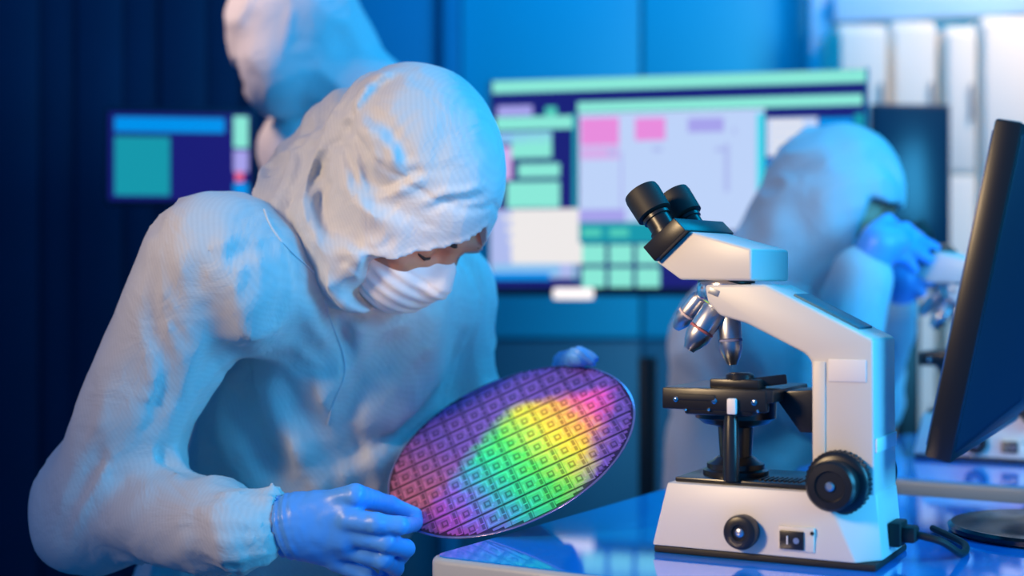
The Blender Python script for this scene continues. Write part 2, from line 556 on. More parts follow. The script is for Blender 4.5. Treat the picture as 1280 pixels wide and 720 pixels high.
def make_microscope():
    root = empty('microscope', MA, MROT)
    F = Frame(MA, MROT)
    BW = 0.135
    # foot plate and base
    b0 = F.at(815, 687); b1 = F.at(1096, 711)
    MB().box(((b0[0] + b1[0]) / 2, BW / 2, 0.0035), (b1[0] - b0[0] - 0.002, BW - 0.004, 0.007), 0.002).build('foot_plate', M['rubber'], root)
    x0, x1 = b0[0], b1[0]
    tl = F.at(834, 606, 0.006)[0]
    zt = 0.072
    poly = [(x0, 0.0072), (x1, 0.0072), (x1, 0.030), (x1 - 0.006, zt), (tl, zt)]
    base = MB()
    bm = base.bm
    # tapered body: the top is narrower than the foot, with a slanting facet below the column
    lower = [(x0, 0), (x1 - 0.020, 0), (x1, 0.026), (x1, BW - 0.026), (x1 - 0.020, BW), (x0, BW)]
    upper = [(tl, 0.006), (x1 - 0.052, 0.006), (x1 - 0.006, 0.026), (x1 - 0.006, BW - 0.026), (x1 - 0.052, BW - 0.006), (tl, BW - 0.006)]
    lv = [bm.verts.new((x, y, 0.0072)) for x, y in lower]
    uv = [bm.verts.new((x, y, zt)) for x, y in upper]
    bm.faces.new(lv[::-1]); bm.faces.new(uv)
    for i in range(6):
        j = (i + 1) % 6
        bm.faces.new((lv[i], lv[j], uv[j], uv[i]))
    bmesh.ops.recalc_face_normals(bm, faces=bm.faces[:])
    bmesh.ops.bevel(bm, geom=bm.edges[:], offset=0.0022, segments=2, profile=0.5, affect='EDGES')
    bo = base.build('base', M['cream'], root)
    xe = F.at(1012, 618, 0.03)[0]
    tp = MB().box(((tl + xe) / 2 + 0.003, BW / 2, zt + 0.0025), (xe - tl - 0.004, BW - 0.03, 0.005), 0.0015).build('top_plate', M['black_metal'], root)
    for k in range(9):
        MB().box((xe - 0.050 + k * 0.005, 0.040, zt + 0.0058), (0.0022, 0.028, 0.0018)).build('vent_rib', M['black'], tp)
    # illuminator ring and lens on the base
    c0 = F.at(917, 596, 0.055)
    cx, cy = c0[0], 0.062
    MB().lathe((cx, cy, zt + 0.004), (0, 0, 1), [(0, 0.034), (0.006, 0.034), (0.008, 0.030), (0.013, 0.030), (0.016, 0.024), (0.020, 0.019)], 40).build('illuminator', M['black_metal'], root)
    # column + arm, one casting
    y0, y1 = 0.024, 0.114
    f = lambda px, py: F.at(px, py, y0)
    poly = [f(1015, 622), f(1014, 452), f(1006, 442), f(932, 404), f(900, 395), f(884, 378), f(880, 356), f(957, 355.5), f(1092, 425), f(1094, 640)]
    poly = [(x, max(z, zt - 0.02)) if i in (0, 9) else (x, z) for i, (x, z) in enumerate(poly)]
    MB().prism(poly, y0, y1, 0.0035, 3).build('arm', M['cream'], root)
    # recess in the top of the arm (carrying handle)
    pa, pb = Vector((f(985, 369)[0], 0, f(985, 369)[1])), Vector((f(1068, 412)[0], 0, f(1068, 412)[1]))
    mid = (pa + pb) / 2; L = (pb - pa).length
    ang = -math.atan2(pb.z - pa.z, pb.x - pa.x)
    MB().box((mid.x, (y0 + y1) / 2, mid.z + 0.0004), (L, 0.052, 0.003), 0.001, rot=Matrix.Rotation(ang, 3, 'Y')).build('handle_recess', M['wall_low'], root)
    # front rib of the column and its panel
    a = f(1017, 452); c = f(1032, 610)
    MB().box(((a[0] + c[0]) / 2, y0 - 0.0004, (a[1] + c[1]) / 2), (c[0] - a[0], 0.003, a[1] - c[1]), 0.0008).build('column_strip', M['cream2'], root)
    a = f(1036, 449); c = f(1083, 478)
    MB().box(((a[0] + c[0]) / 2, y0 - 0.0006, (a[1] + c[1]) / 2), (c[0] - a[0], 0.0014, a[1] - c[1]), 0.0004).build('label_plate', M['grey_label'], root)
    xr = f(1094, 560)[0]
    MB().box((xr + 0.0002, (y0 + y1) / 2, 0.118), (0.0016, (y1 - y0) - 0.006, 0.014), 0.0004).build('tape_band', M['grey_label'], root)
    a = f(886, 361); c = f(899, 369)
    MB().box(((a[0] + c[0]) / 2, y0 - 0.0003, (a[1] + c[1]) / 2), (c[0] - a[0], 0.0012, a[1] - c[1]), 0.0003, rot=Matrix.Rotation(0.4, 3, 'Y')).build('emblem', M['desk_leg'], root)
    # coarse and fine focus knobs, axis towards the camera
    kc = F.at(1047, 604, y0 - 0.012)
    kn = MB().lathe((kc[0], y0 + 0.001, kc[1]), (0, -1, 0), [(0, 0.026), (0.001, 0.030), (0.016, 0.031), (0.018, 0.0295), (0.020, 0.026)], 40)
    for k in range(40):
        a_ = 2 * math.pi * k / 40
        kn.box((kc[0] + 0.0308 * math.cos(a_), y0 - 0.008, kc[1] + 0.0308 * math.sin(a_)), (0.0018, 0.013, 0.0018), rot=Matrix.Rotation(-a_, 3, 'Y'))
    kno = kn.build('focus_knob', M['black'], root)
    MB().lathe((kc[0], y0 - 0.018, kc[1]), (0, -1, 0), [(0, 0.020), (0.002, 0.0235), (0.020, 0.0245), (0.023, 0.022), (0.0235, 0.015), (0.021, 0.014)], 40).build('fine_knob', M['black'], kno)
    MB().lathe((kc[0], y0 - 0.038, kc[1]), (0, -1, 0), [(0, 0.0045), (0.003, 0.0045), (0.0042, 0.003)], 20).build('screw_cap', M['steel'], kno)
    MB().lathe((kc[0], y1 - 0.001, kc[1]), (0, 1, 0), [(0, 0.026), (0.001, 0.030), (0.016, 0.031), (0.020, 0.026), (0.021, 0.022), (0.04, 0.0235), (0.042, 0.02)], 40).build('focus_knob', M['black'], root)
    # brightness knob and switch on the base side
    bc = F.at(929, 664, 0.0)
    bk = MB().lathe((bc[0], 0.004, bc[1]), (0, -1, 0), [(0, 0.0165), (0.012, 0.0175), (0.016, 0.0165), (0.0175, 0.014), (0.0172, 0.008), (0.015, 0.007)], 36).build('brightness_knob', M['black'], root)
    MB().lathe((bc[0], -0.010, bc[1]), (0, -1, 0), [(0, 0.0045), (0.002, 0.0045), (0.003, 0.003)], 16).build('knob_cap', M['steel'], bk)
    sc_ = F.at(993, 675, 0.0)
    sw = MB().box((sc_[0] + 0.002, 0.0015, sc_[1] + 0.001), (0.036, 0.006, 0.024), 0.001).build('switch_plate', M['cream2'], root)
    rk = MB().box((sc_[0] - 0.002, -0.0015, sc_[1]), (0.024, 0.005, 0.018), 0.0008).build('power_switch', M['black'], root)
    MB().box((sc_[0] - 0.006, -0.0042, sc_[1]), (0.0012, 0.0012, 0.008)).build('on_mark', M['white'], rk)
    MB().lathe((sc_[0] + 0.003, -0.0038, sc_[1]), (0, -1, 0), [(0, 0.003), (0.001, 0.003)], 14).build('off_mark', M['steel'], rk)
    MB().lathe((sc_[0] + 0.018, -0.0010, sc_[1] + 0.008), (0, -1, 0), [(0, 0.0022), (0.0015, 0.0018)], 12).build('screw', M['black'], root)
    # power inlet and plug on the back of the base
    pl = MB().box((x1 + 0.004, BW * 0.52, 0.028), (0.012, 0.034, 0.024), 0.002).build('power_plug', M['rubber'], root)
    MB().box((x1 + 0.015, BW * 0.52, 0.028), (0.016, 0.022, 0.016), 0.003).build('plug_body', M['rubber'], pl)
    cp = spline([(x1 + 0.02, BW * 0.52, 0.028), (x1 + 0.045, BW * 0.56, 0.022), (x1 + 0.058, BW * 0.80, 0.006), (x1 + 0.048, BW * 1.3, 0.0045), (x1 + 0.0, BW * 1.9, 0.0045)], 8)
    MB().tube(cp, 0.0038, 10).build('power_cable', M['rubber'], root)
    # stage: slab, support bracket, slide holder
    sy0, sy1 = 0.004, 0.125
    s = lambda px, py: F.at(px, py, sy0)
    a = s(830, 485); c = s(966, 513)
    zs = (a[1] + c[1]) / 2
    sx0, sx1 = a[0], c[0]
    stg = MB().box(((sx0 + sx1) / 2, (sy0 + sy1) / 2, zs + 0.004), (sx1 - sx0, sy1 - sy0, 0.013), 0.0015).build('stage', M['black_metal'], root)
    MB().box(((sx0 + sx1) / 2 - 0.004, sy0 + 0.004, zs - 0.001), (sx1 - sx0 - 0.004, 0.010, 0.022), 0.002).build('stage_rail', M['black'], stg)
    MB().box((sx0 + 0.036, sy0 - 0.0012, zs + 0.001), (0.040, 0.003, 0.006), 0.001).build('rail_slot', M['rubber'], stg)
    for px, py, r in ((845, 499, 0.0026), (893, 501, 0.0030), (943, 503, 0.0030), (857, 512, 0.0014), (886, 512, 0.0016), (947, 514, 0.0016)):
        q = F.at(px, py, sy0 - 0.001)
        MB().lathe((q[0], sy0 - 0.0006, q[1]), (0, -1, 0), [(0, r), (0.0012, r), (0.002, r * 0.5)], 14).build('stage_screw', M['chrome'], stg)
    q = F.at(915, 508, sy0 - 0.004)
    MB().box((q[0], sy0 - 0.004, q[1]), (0.0095, 0.006, 0.016), 0.0015).build('stage_tab', M['white'], stg)
    MB().box((q[0] - 0.002, sy0 + 0.02, zs + 0.015), (0.052, 0.026, 0.010), 0.002).build('slide_carriage', M['black'], stg)
    MB().lathe((q[0], sy0 + 0.02, zs + 0.019), (0, 0, 1), [(0, 0.014), (0.005, 0.014), (0.007, 0.011)], 24).build('carriage_knob', M['black'], stg)
    ha, hb_ = F.at3(925, 483, 0.02), F.at3(982, 471, 0.045)
    MB().box(((ha + hb_) / 2), ((hb_ - ha).length, 0.012, 0.010), 0.0015, rot=Matrix.Rotation(-math.atan2(hb_.z - ha.z, hb_.x - ha.x) * 0.55, 3, 'Y') @ Matrix.Rotation(0.35, 3, 'Z')).build('slide_clip', M['black'], stg)
    xcol = f(1016, 500)[0]
    zz = zs + 0.0085
    MB().prism([(sx1 - 0.012, zz - 0.002), (xcol + 0.004, zz + 0.002), (xcol + 0.004, zz - 0.042), (xcol - 0.018, zz - 0.042), (sx1 - 0.006, zz - 0.012)], 0.040, 0.098, 0.0015).build('stage_bracket', M['black'], root)
    # condenser, tube, rod
    zc = zs - 0.004
    MB().lathe((cx, cy, zc + 0.002), (0, 0, -1), [(0, 0.042), (0.021, 0.042), (0.024, 0.037), (0.027, 0.034), (0.029, 0.024), (0.031, 0.0185), (0.068, 0.0160), (0.0685, 0.012)], 40).build('condenser', M['black_metal'], root)
    xr_ = F.at(914, 560, 0.014)[0]
    MB().lathe((xr_, 0.014, zt + 0.005), (0, 0, 1), [(0, 0.0085), (0.060, 0.0075), (0.062, 0.0068), (zc - zt - 0.003, 0.0068)], 20).build('stage_control_rod', M['black_metal'], root)
    MB().box((cx, 0.03, zc - 0.008), (0.072, 0.05, 0.010), 0.003).build('condenser_mount', M['black'], root)
    # nosepiece
    TY = 0.069
    tc = F.at3(908, 372, TY)
    axis = Vector((-0.30, 0, -0.95)).normalized()
    MB().lathe(tc - axis * 0.020, axis, [(0, 0.030), (0.010, 0.033), (0.018, 0.033), (0.026, 0.030), (0.034, 0.020), (0.036, 0.012)], 40).build('nosepiece', M['chrome'], root)

    def objective(pa_, pb_, ya, yb, r, ring):
        a_ = F.at3(*pa_, ya); b_ = F.at3(*pb_, yb)
        L_ = (b_ - a_).length
        o = MB().lathe(a_, b_ - a_, [(-0.004, r * 0.82), (0, r), (L_ * 0.45, r), (L_ * 0.47, r * 0.93), (L_ * 0.50, r * 0.93), (L_ * 0.52, r), (L_ * 0.66, r), (L_ * 0.86, r * 0.72), (L_ * 0.93, r * 0.55), (L_, r * 0.45), (L_ * 1.001, r * 0.2)], 28).build('objective_lens', M['steel'], root)
        MB().lathe(a_ + (b_ - a_) * 0.47, b_ - a_, [(0, r * 1.01), (0.0022, r * 1.01)], 28).build('colour_ring', ring, o)

    rings = [mat('ring_red', (0.5, 0.15, 0.15)), mat('ring_pale', (0.75, 0.6, 0.6)), mat('ring_blue', (0.25, 0.28, 0.5))]
    objective((874, 374), (845, 410), 0.072, 0.075, 0.0105, rings[1])
    objective((893, 388), (861, 437), 0.058, 0.050, 0.0135, rings[0])
    objective((911, 396), (915, 456), 0.069, 0.069, 0.0125, rings[2])
    # binocular head, turned a little further
    HD = R(-11)
    hw = MA + F.ex * tc.x + F.ey * TY
    hw[2] = DESK_Z
    G = Frame(hw, MROT + HD)
    hl = (tc.x, TY, 0)
    yf0, yf1 = -0.050, 0.050          # front plate width
    g = lambda px, py: G.at(px, py, -0.040)
    polyn = [g(819, 327), g(857, 288), g(939, 311), g(939, 351), g(850, 350)]
    hbm = MB().prism(polyn, -0.040, 0.040, 0.003, 3)
    hd = hbm.build('binocular_head', M['cream'], root, hl)
    hd.rotation_euler = (0, 0, HD)
    n_ = g(980, 330)
    nk = MB().lathe((0, 0, polyn[4][1] - 0.0035), (0, 0, 1), [(0, 0.030), (0.006, 0.030)], 36).build('head_collar', M['black_metal'], root, hl)
    # slanted black mount plate at the front
    h2 = lambda px, py: G.at(px, py, yf0)
    pp = [h2(803, 309), h2(842, 272), h2(857, 288), h2(818, 327)]
    mp_ = MB().prism(pp, yf0, yf1, 0.0015).build('mount_plate', M['black'], root, hl)
    mp_.rotation_euler = (0, 0, HD)
    # eyepieces
    q0 = Vector((pp[0][0], 0, pp[0][1])); q1 = Vector((pp[1][0], 0, pp[1][1])); q3 = Vector((pp[3][0], 0, pp[3][1]))
    nor = (q0 - q3).normalized() + Vector((0.10, 0, 0.12)); nor.normalize()
    cen = q0 * 0.54 + q1 * 0.46
    for yy in (-0.030, 0.032):
        s_ = Vector((cen.x, yy, cen.z))
        ep = MB().lathe(s_ - nor * 0.004, nor, [(0, 0.0160), (0.010, 0.0160), (0.0105, 0.0135), (0.024, 0.0135), (0.0245, 0.0155), (0.028, 0.0155)], 32).build('eyepiece', M['black'], root, hl)
        ep.rotation_euler = (0, 0, HD)
        MB().lathe(s_ + nor * 0.026, nor, [(0, 0.0165), (0.001, 0.0195), (0.026, 0.0200), (0.031, 0.0190), (0.032, 0.0150), (0.029, 0.0135)], 36).build('eyecup', M['rubber'], ep)
        MB().lathe(s_ + nor * 0.052, nor, [(0, 0.0136), (0.001, 0.0136)], 28).build('eye_lens', M['lens'], ep)
    return root


scope = make_microscope()
tag(scope, 'sharp cream microscope with black stage standing beside the wafer', 'microscope')


def copy_tree(o, parent=None):
    c = o.copy()
    COL.objects.link(c)
    c.parent = parent
    for ch in o.children: copy_tree(ch, c)
    return c


scope2 = copy_tree(scope)
scope2.location = (0.640, 2.27, DESK_Z + 0.0002)
tag(scope2, 'blurred cream microscope in the background, at the eyes of a seated technician', 'microscope')
scope2.name = 'microscope.001'

# ------------------------------------------------------------------ the wafer
WD = 1.68
TH = R(25)
WC = P(637, 558, WD)
fw = -nrm(P(637, 558, WD) - np.array([0, 0, CZ]))            # towards the camera
rt = nrm(np.cross([0, 0, 1], fw)); upv = np.cross(fw, rt)
U = rt * math.cos(TH) + upv * math.sin(TH)                    # row direction (long axis in view)
Vp = -rt * math.sin(TH) + upv * math.cos(TH)                  # short axis in view
ct = 89 / 165.0
sn = math.sqrt(1 - ct * ct)
WN = fw * ct + Vp * sn                                        # face normal
VV = np.cross(WN, U)                                          # in-plane, upwards in view
WRAD = 0.1560
wroot = empty('silicon_wafer', WC)
wroot.matrix_world = Matrix(((U[0], VV[0], WN[0], WC[0]), (U[1], VV[1], WN[1], WC[1]), (U[2], VV[2], WN[2], WC[2]), (0, 0, 0, 1)))
tag(wroot, 'round iridescent silicon wafer held above the desk in blue gloves', 'silicon wafer')


def wafer_mat(name, gain, base_mix=0.0, rough=0.3):
    """interference colours of the etched film, laid out over the wafer's own plane"""
    m = bpy.data.materials.new(name); m.use_nodes = True
    nt = m.node_tree; N = nt.nodes; Lk = nt.links
    b = N['Principled BSDF']
    tc = N.new('ShaderNodeTexCoord'); tc.object = wroot
    sp = N.new('ShaderNodeSeparateXYZ'); Lk.new(tc.outputs['Object'], sp.inputs[0])

    def math_(op, a, c=None, clamp=False):
        n = N.new('ShaderNodeMath'); n.operation = op; n.use_clamp = clamp
        for i, v in enumerate((a, c)):
            if v is None: continue
            if isinstance(v, (int, float)): n.inputs[i].default_value = v
            else: Lk.new(v, n.inputs[i])
        return n.outputs[0]

    def lin(cu, cv, c0):
        return math_('ADD', math_('ADD', math_('MULTIPLY', u, cu), math_('MULTIPLY', v, cv)), c0)

    def step(x, w_):
        n = N.new('ShaderNodeMapRange'); n.interpolation_type = 'SMOOTHSTEP'
        Lk.new(x, n.inputs['Value']); n.inputs['From Min'].default_value = -w_; n.inputs['From Max'].default_value = w_
        return n.outputs['Result']

    nz = N.new('ShaderNodeTexNoise'); nz.inputs['Scale'].default_value = 60; nz.inputs['Detail'].default_value = 3
    Lk.new(tc.outputs['Object'], nz.inputs['Vector'])
    jit = math_('MULTIPLY', math_('SUBTRACT', nz.outputs['Fac'], 0.5), 0.25)
    u = math_('ADD', math_('DIVIDE', sp.outputs['X'], WRAD), jit)
    v = math_('DIVIDE', sp.outputs['Y'], WRAD)
    q = lin(1.0, 0.22, 0.0)
    rp = N.new('ShaderNodeValToRGB')
    rp.color_ramp.elements.remove(rp.color_ramp.elements[1])
    stops = [(-1.0, (0.30, 0.06, 0.10)), (-0.72, (0.30, 0.07, 0.42)), (-0.55, (0.15, 0.14, 0.58)), (-0.38, (0.05, 0.36, 0.50)), (-0.20, (0.03, 0.60, 0.26)), (0.0, (0.08, 0.70, 0.11)),
             (0.18, (0.40, 0.78, 0.08)), (0.33, (0.95, 0.72, 0.05)), (0.52, (1.0, 0.38, 0.10)), (0.68, (0.95, 0.12, 0.35)), (0.88, (0.75, 0.10, 0.60))]
    for i, (p_, c_) in enumerate(stops):
        e = rp.color_ramp.elements[0] if i == 0 else rp.color_ramp.elements.new((p_ + 1) / 2)
        e.position = (p_ + 1) / 2
        e.color = (*[min(1, x * gain) for x in c_], 1)
    Lk.new(math_('ADD', math_('MULTIPLY', q, 0.5), 0.5), rp.inputs['Fac'])
    m1 = step(lin(-0.50, -1.0, 0.58), 0.10)                    # upper right limit
    m2 = step(lin(0.90, -1.0, 0.36), 0.14)                     # upper left limit
    m3 = step(lin(-1.0, 0.55, 0.83), 0.14)                     # lower right limit
    mk = math_('MULTIPLY', math_('MULTIPLY', m1, m2), m3)
    nz2 = N.new('ShaderNodeTexNoise'); nz2.inputs['Scale'].default_value = 26; nz2.inputs['Detail'].default_value = 4
    Lk.new(tc.outputs['Object'], nz2.inputs['Vector'])
    # violet field, turning to copper at the left
    vio = N.new('ShaderNodeMix'); vio.data_type = 'RGBA'
    vio.inputs['A'].default_value = (0.09 * gain, 0.075 * gain, 0.37 * gain, 1)
    vio.inputs['B'].default_value = (0.18 * gain, 0.08 * gain, 0.38 * gain, 1)
    Lk.new(nz2.outputs['Fac'], vio.inputs['Factor'])
    cop = N.new('ShaderNodeMix'); cop.data_type = 'RGBA'
    cop.inputs['B'].default_value = (0.36 * gain, 0.10 * gain, 0.16 * gain, 1)
    Lk.new(vio.outputs['Result'], cop.inputs['A'])
    Lk.new(step(lin(-1.0, -0.45, -0.55), 0.35), cop.inputs['Factor'])
    mx = N.new('ShaderNodeMix'); mx.data_type = 'RGBA'
    Lk.new(mk, mx.inputs['Factor']); Lk.new(cop.outputs['Result'], mx.inputs['A']); Lk.new(rp.outputs['Color'], mx.inputs['B'])
    Lk.new(mx.outputs['Result'], b.inputs['Base Color'])  # iridescent sheen goes into the base colour, same from every view
    b.inputs['Roughness'].default_value = rough
    b.inputs['Metallic'].default_value = 0.15
    b.inputs['Specular IOR Level'].default_value = 0.4
    return m


M['die'] = wafer_mat('die_film', 1.25)
M['die_lo'] = wafer_mat('die_etched', 0.55)
M['die_hi'] = wafer_mat('die_trace', 1.8)
M['street'] = wafer_mat('saw_street', 0.22)
M['wafer_back'] = mat('wafer_back', (0.75, 0.16, 0.16), rough=0.25, metal=0.3, vary=(14, 0.6))
M['wafer_rim'] = mat('wafer_rim', (0.35, 0.30, 0.55), rough=0.2, metal=0.7)

TW = 0.0016
MB().lathe((0, 0, -TW / 2), (0, 0, 1), [(0, WRAD - 0.0006), (0.0004, WRAD), (TW - 0.0004, WRAD), (TW, WRAD - 0.0006)], 128).build('wafer_edge', M['wafer_rim'], wroot)
MB().lathe((0, 0, TW / 2), (0, 0, 1), [(0.0, 0.1538), (0.00015, 0.1538)], 128).build('saw_streets', M['street'], wroot)
MB().lathe((0, 0, -TW / 2), (0, 0, -1), [(0.0, 0.154), (0.00015, 0.154)], 128).build('back_face', M['wafer_back'], wroot)

PX, PY = 0.0262, 0.0312
GX, GY = 0.0005, 0.0034


def die_elements():
    """(x0,y0,x1,y1,z,slot) of one die, origin at its centre"""
    w_, h_ = PX - GX, PY - GY
    el = []
    nx, ny = 6, 6
    for i in range(nx):
        for j in range(ny):
            el.append((-w_ / 2 + w_ * i / nx, -h_ / 2 + h_ * j / ny, -w_ / 2 + w_ * (i + 1) / nx, -h_ / 2 + h_ * (j + 1) / ny, 0.0003, 0))
    a = lambda x0, y0, x1, y1, z, s: el.append((-w_ / 2 + w_ * x0, -h_ / 2 + h_ * y0, -w_ / 2 + w_ * x1, -h_ / 2 + h_ * y1, z, s))
    a(.06, .84, .72, .92, .0007, 2); a(.64, .40, .72, .84, .0007, 2)          # bracket
    a(.06, .08, .14, .60, .0007, 2); a(.14, .08, .58, .15, .0007, 2)
    a(.22, .26, .52, .68, .0006, 1); a(.30, .36, .46, .56, .0009, 0)           # memory block
    a(.80, .10, .94, .42, .0006, 1); a(.80, .52, .94, .92, .0006, 1)
    a(.52, .20, .62, .30, .0008, 2); a(.76, .44, .98, .49, .0007, 2)
    return el


def die_mesh(keep):
    bm = bmesh.new()
    for x0, y0, x1, y1, z, s in die_elements():
        if not keep((x0, x1), (y0, y1)): continue
        vt = [bm.verts.new((x, y, z)) for x, y in ((x0, y0), (x1, y0), (x1, y1), (x0, y1))]
        f = bm.faces.new(vt); f.material_index = s
        if s or z > 0.0004:
            lo_ = [bm.verts.new((x, y, 0.0003)) for x, y in ((x0, y0), (x1, y0), (x1, y1), (x0, y1))]
            for i in range(4):
                j = (i + 1) % 4
                g = bm.faces.new((lo_[i], lo_[j], vt[j], vt[i])); g.material_index = s
    if not bm.faces:
        bm.free(); return None
    me = bpy.data.meshes.new('die')
    bm.to_mesh(me); bm.free()
    for k in ('die', 'die_lo', 'die_hi'): me.materials.append(M[k])
    return me


full = die_mesh(lambda a, b_: True)
RR = 0.1534
for i in range(-7, 8):
    for j in range(-6, 7):
        cx, cy = i * PX + 0.006, j * PY + 0.004
        far = max(math.hypot(cx + sx * PX / 2, cy + sy * PY / 2) for sx in (-1, 1) for sy in (-1, 1))
        near = math.hypot(max(abs(cx) - PX / 2, 0), max(abs(cy) - PY / 2, 0))
        if near > RR: continue
        me = full if far < RR else die_mesh(lambda a, b_: max(math.hypot(cx + x, cy + y) for x in a for y in b_) < RR)
        if me: link('die', me, wroot, (cx, cy, TW / 2 + 0.0002))


def on_wafer(px, py, lift=0.0):
    """point on the wafer's plane seen at a pixel"""
    d = np.array([(px - 640) / FPX, 1.0, -(py - 360) / FPX]); o = np.array([0, 0, CZ])
    t = ((WC + WN * lift - o) @ WN) / (d @ WN)
    return o + t * d


# ------------------------------------------------------------------ people
def glove_obj(name, digits, palm, root, h=0.0028, wrinkle=True, k=0.0048):
    """palm: list of (p,q,rp,rq) ; digits: list of (points, radii)"""
    allp = np.array([p for d, _ in digits for p in d] + [x for p in palm for x in p[:2]])

    def fn(X):
        d = None
        for p, q, rp, rq in palm:
            e = cone(X, p, q, rp, rq); d = e if d is None else smin(d, e, 0.016)
        for pts, rad in digits:
            d = smin(d, chain(X, pts, rad, 0.004), k)
        return d

    rel = None
    if wrinkle:
        w0, w1 = palm[0][0], palm[0][1]
        ax_ = nrm(w1 - w0)

        def rf(X):
            t = (X - w0) @ ax_
            m_ = np.exp(-((t - 0.030) / 0.022) ** 2)
            return 0.0014 * folds(X, (70, 70, 55), 1.2) + 0.0022 * m_ * np.sin(t * 620 + 3.0 * noise((X * 30).astype(np.float32)) * 2 + X[:, 2] * 90)
        rel = (0.006, rf)
    v, f_ = sdf_mesh(fn, allp.min(0) - 0.05, allp.max(0) + 0.05, h, rel)
    return np_obj(name, v, f_, M['glove'], root, root.location)


def strip(name, pts, width, lift, obj_, m, parent):
    """thin raised seam laid on a mesh along camera-seen pixels"""
    from mathutils.bvhtree import BVHTree
    me = obj_.data
    off = np.array(obj_.parent.location) if obj_.parent else np.zeros(3)
    co = np.empty(len(me.vertices) * 3); me.vertices.foreach_get('co', co); co = co.reshape(-1, 3) + off
    bvh = BVHTree.FromPolygons([Vector(c) for c in co], [tuple(p.vertices) for p in me.polygons])
    path = []
    for q in spline([(p[0], p[1], 0) for p in pts], 10):
        d = Vector(((q[0] - 640) / FPX, 1.0, -(q[1] - 360) / FPX)).normalized()
        loc, n, _, _ = bvh.ray_cast(Vector((0, 0, CZ)), d)
        if loc is not None:
            path.append(np.array(loc) + np.array(n) * lift)
    if len(path) < 3: return None
    path = np.array(path)
    for _ in range(3): path[1:-1] = (path[:-2] + 2 * path[1:-1] + path[2:]) / 4
    return MB().tube([Vector(p - off) for p in path], width, 6).build(name, m, parent)


def face_frame(A, p):
    f = np.array([math.cos(p) * math.cos(A), -math.cos(p) * math.sin(A), -math.sin(p)])
    u = np.array([math.sin(p) * math.cos(A), -math.sin(p) * math.sin(A), math.cos(p)])
    s = np.array([-math.sin(A), -math.cos(A), 0.0])
    return f, s, u


def make_head(C, f, s, u, root, h=0.0028):
    Mx = np.stack([f, s, u])
    W = lambda a, b_, t: C + f * a + s * b_ + u * t

    def fn(X):
        d = ell(X, C, (0.098, 0.074, 0.112), Mx)
        d = smin(d, ell(X, W(0.045, 0, -0.055), (0.050, 0.056, 0.062), Mx), 0.03)
        d = smin(d, cone(X, W(0.086, 0.028, 0.016), W(0.092, -0.028, 0.016), 0.013, 0.013), 0.015)
        for sg in (1, -1):
            d = smax(d, -ell(X, W(0.099, sg * 0.032, -0.008), (0.014, 0.021, 0.013), Mx), 0.008)
            d = smin(d, ell(X, W(0.076, sg * 0.032, -0.009), (0.0155, 0.0165, 0.0145), Mx), 0.003)
            d = smin(d, ell(X, W(0.066, sg * 0.046, -0.036), (0.022, 0.020, 0.018), Mx), 0.014)
        d = smin(d, cone(X, W(0.090, 0, 0.002), W(0.107, 0, -0.038), 0.009, 0.012), 0.010)
        d = smin(d, cone(X, W(-0.02, 0, -0.05), W(-0.05, 0, -0.14), 0.055, 0.058), 0.02)
        return d
    v, fa = sdf_mesh(fn, C - 0.19, C + 0.19, h)
    hd = np_obj('head', v, fa, M['skin'], root, root.location)
    o = np.array(root.location)
    for sg in (1, -1):
        MB().tube([Vector(W(a, sg * b_, t) - o) for a, b_, t in ((0.100, 0.014, 0.012), (0.1015, 0.024, 0.016), (0.096, 0.036, 0.0165), (0.087, 0.048, 0.011))], [0.002, 0.0038, 0.0036, 0.0014], 8).build('eyebrow', M['hair'], hd)
        MB().tube([Vector(W(a, sg * b_, t) - o) for a, b_, t in ((0.0855, 0.018, -0.0155), (0.0905, 0.026, -0.0185), (0.0905, 0.034, -0.0195), (0.086, 0.042, -0.0175), (0.078, 0.049, -0.014))], [0.0008, 0.0018, 0.0020, 0.0018, 0.0008], 8).build('eyelash', M['hair'], hd)
    return hd


def crease(X, pts, d, amp, w_, both=False):
    """cloth fold along a line read at distance d: a ridge on one side, a groove on the other"""
    q = np.array([P(a, b_, d)[[0, 2]] for a, b_ in pts])
    best = np.full(len(X), 1e9, np.float32); sd = np.zeros(len(X), np.float32); tt = np.zeros(len(X), np.float32)
    x = X[:, [0, 2]]
    n = len(q) - 1
    for i in range(n):
        e = q[i + 1] - q[i]
        L = float(e @ e)
        t = np.clip(((x - q[i]) @ e) / L, 0, 1)
        r = x - q[i] - t[:, None] * e
        dd = np.linalg.norm(r, axis=1)
        m = dd < best
        sg = np.sign(e[0] * r[:, 1] - e[1] * r[:, 0])
        best[m] = dd[m]; sd[m] = (sg * dd)[m]; tt[m] = ((i + t) / n)[m]
    taper = np.clip(np.minimum(tt, 1 - tt) * 5 + 0.15, 0, 1)
    g = (np.exp(-(sd / w_) ** 2) if both else 1.65 * (sd / w_) * np.exp(-(sd / w_) ** 2))
    return amp * g * taper


# ---- technician bending over the wafer
T1 = empty('person', (-0.34, 1.92, 0.0))
tag(T1, 'technician in white hooded coverall, mask and blue gloves bending over the wafer', 'person')
C1 = P(510, 240, 1.68)
f1, s1, u1 = face_frame(R(30), R(48))
F1 = np.stack([f1, s1, u1])
make_head(C1, f1, s1, u1, T1)


def face_co(X, C, Fm):
    q = (X - np.asarray(C, np.float32)) @ np.asarray(Fm, np.float32).T
    return q[..., 0], q[..., 1], q[..., 2]


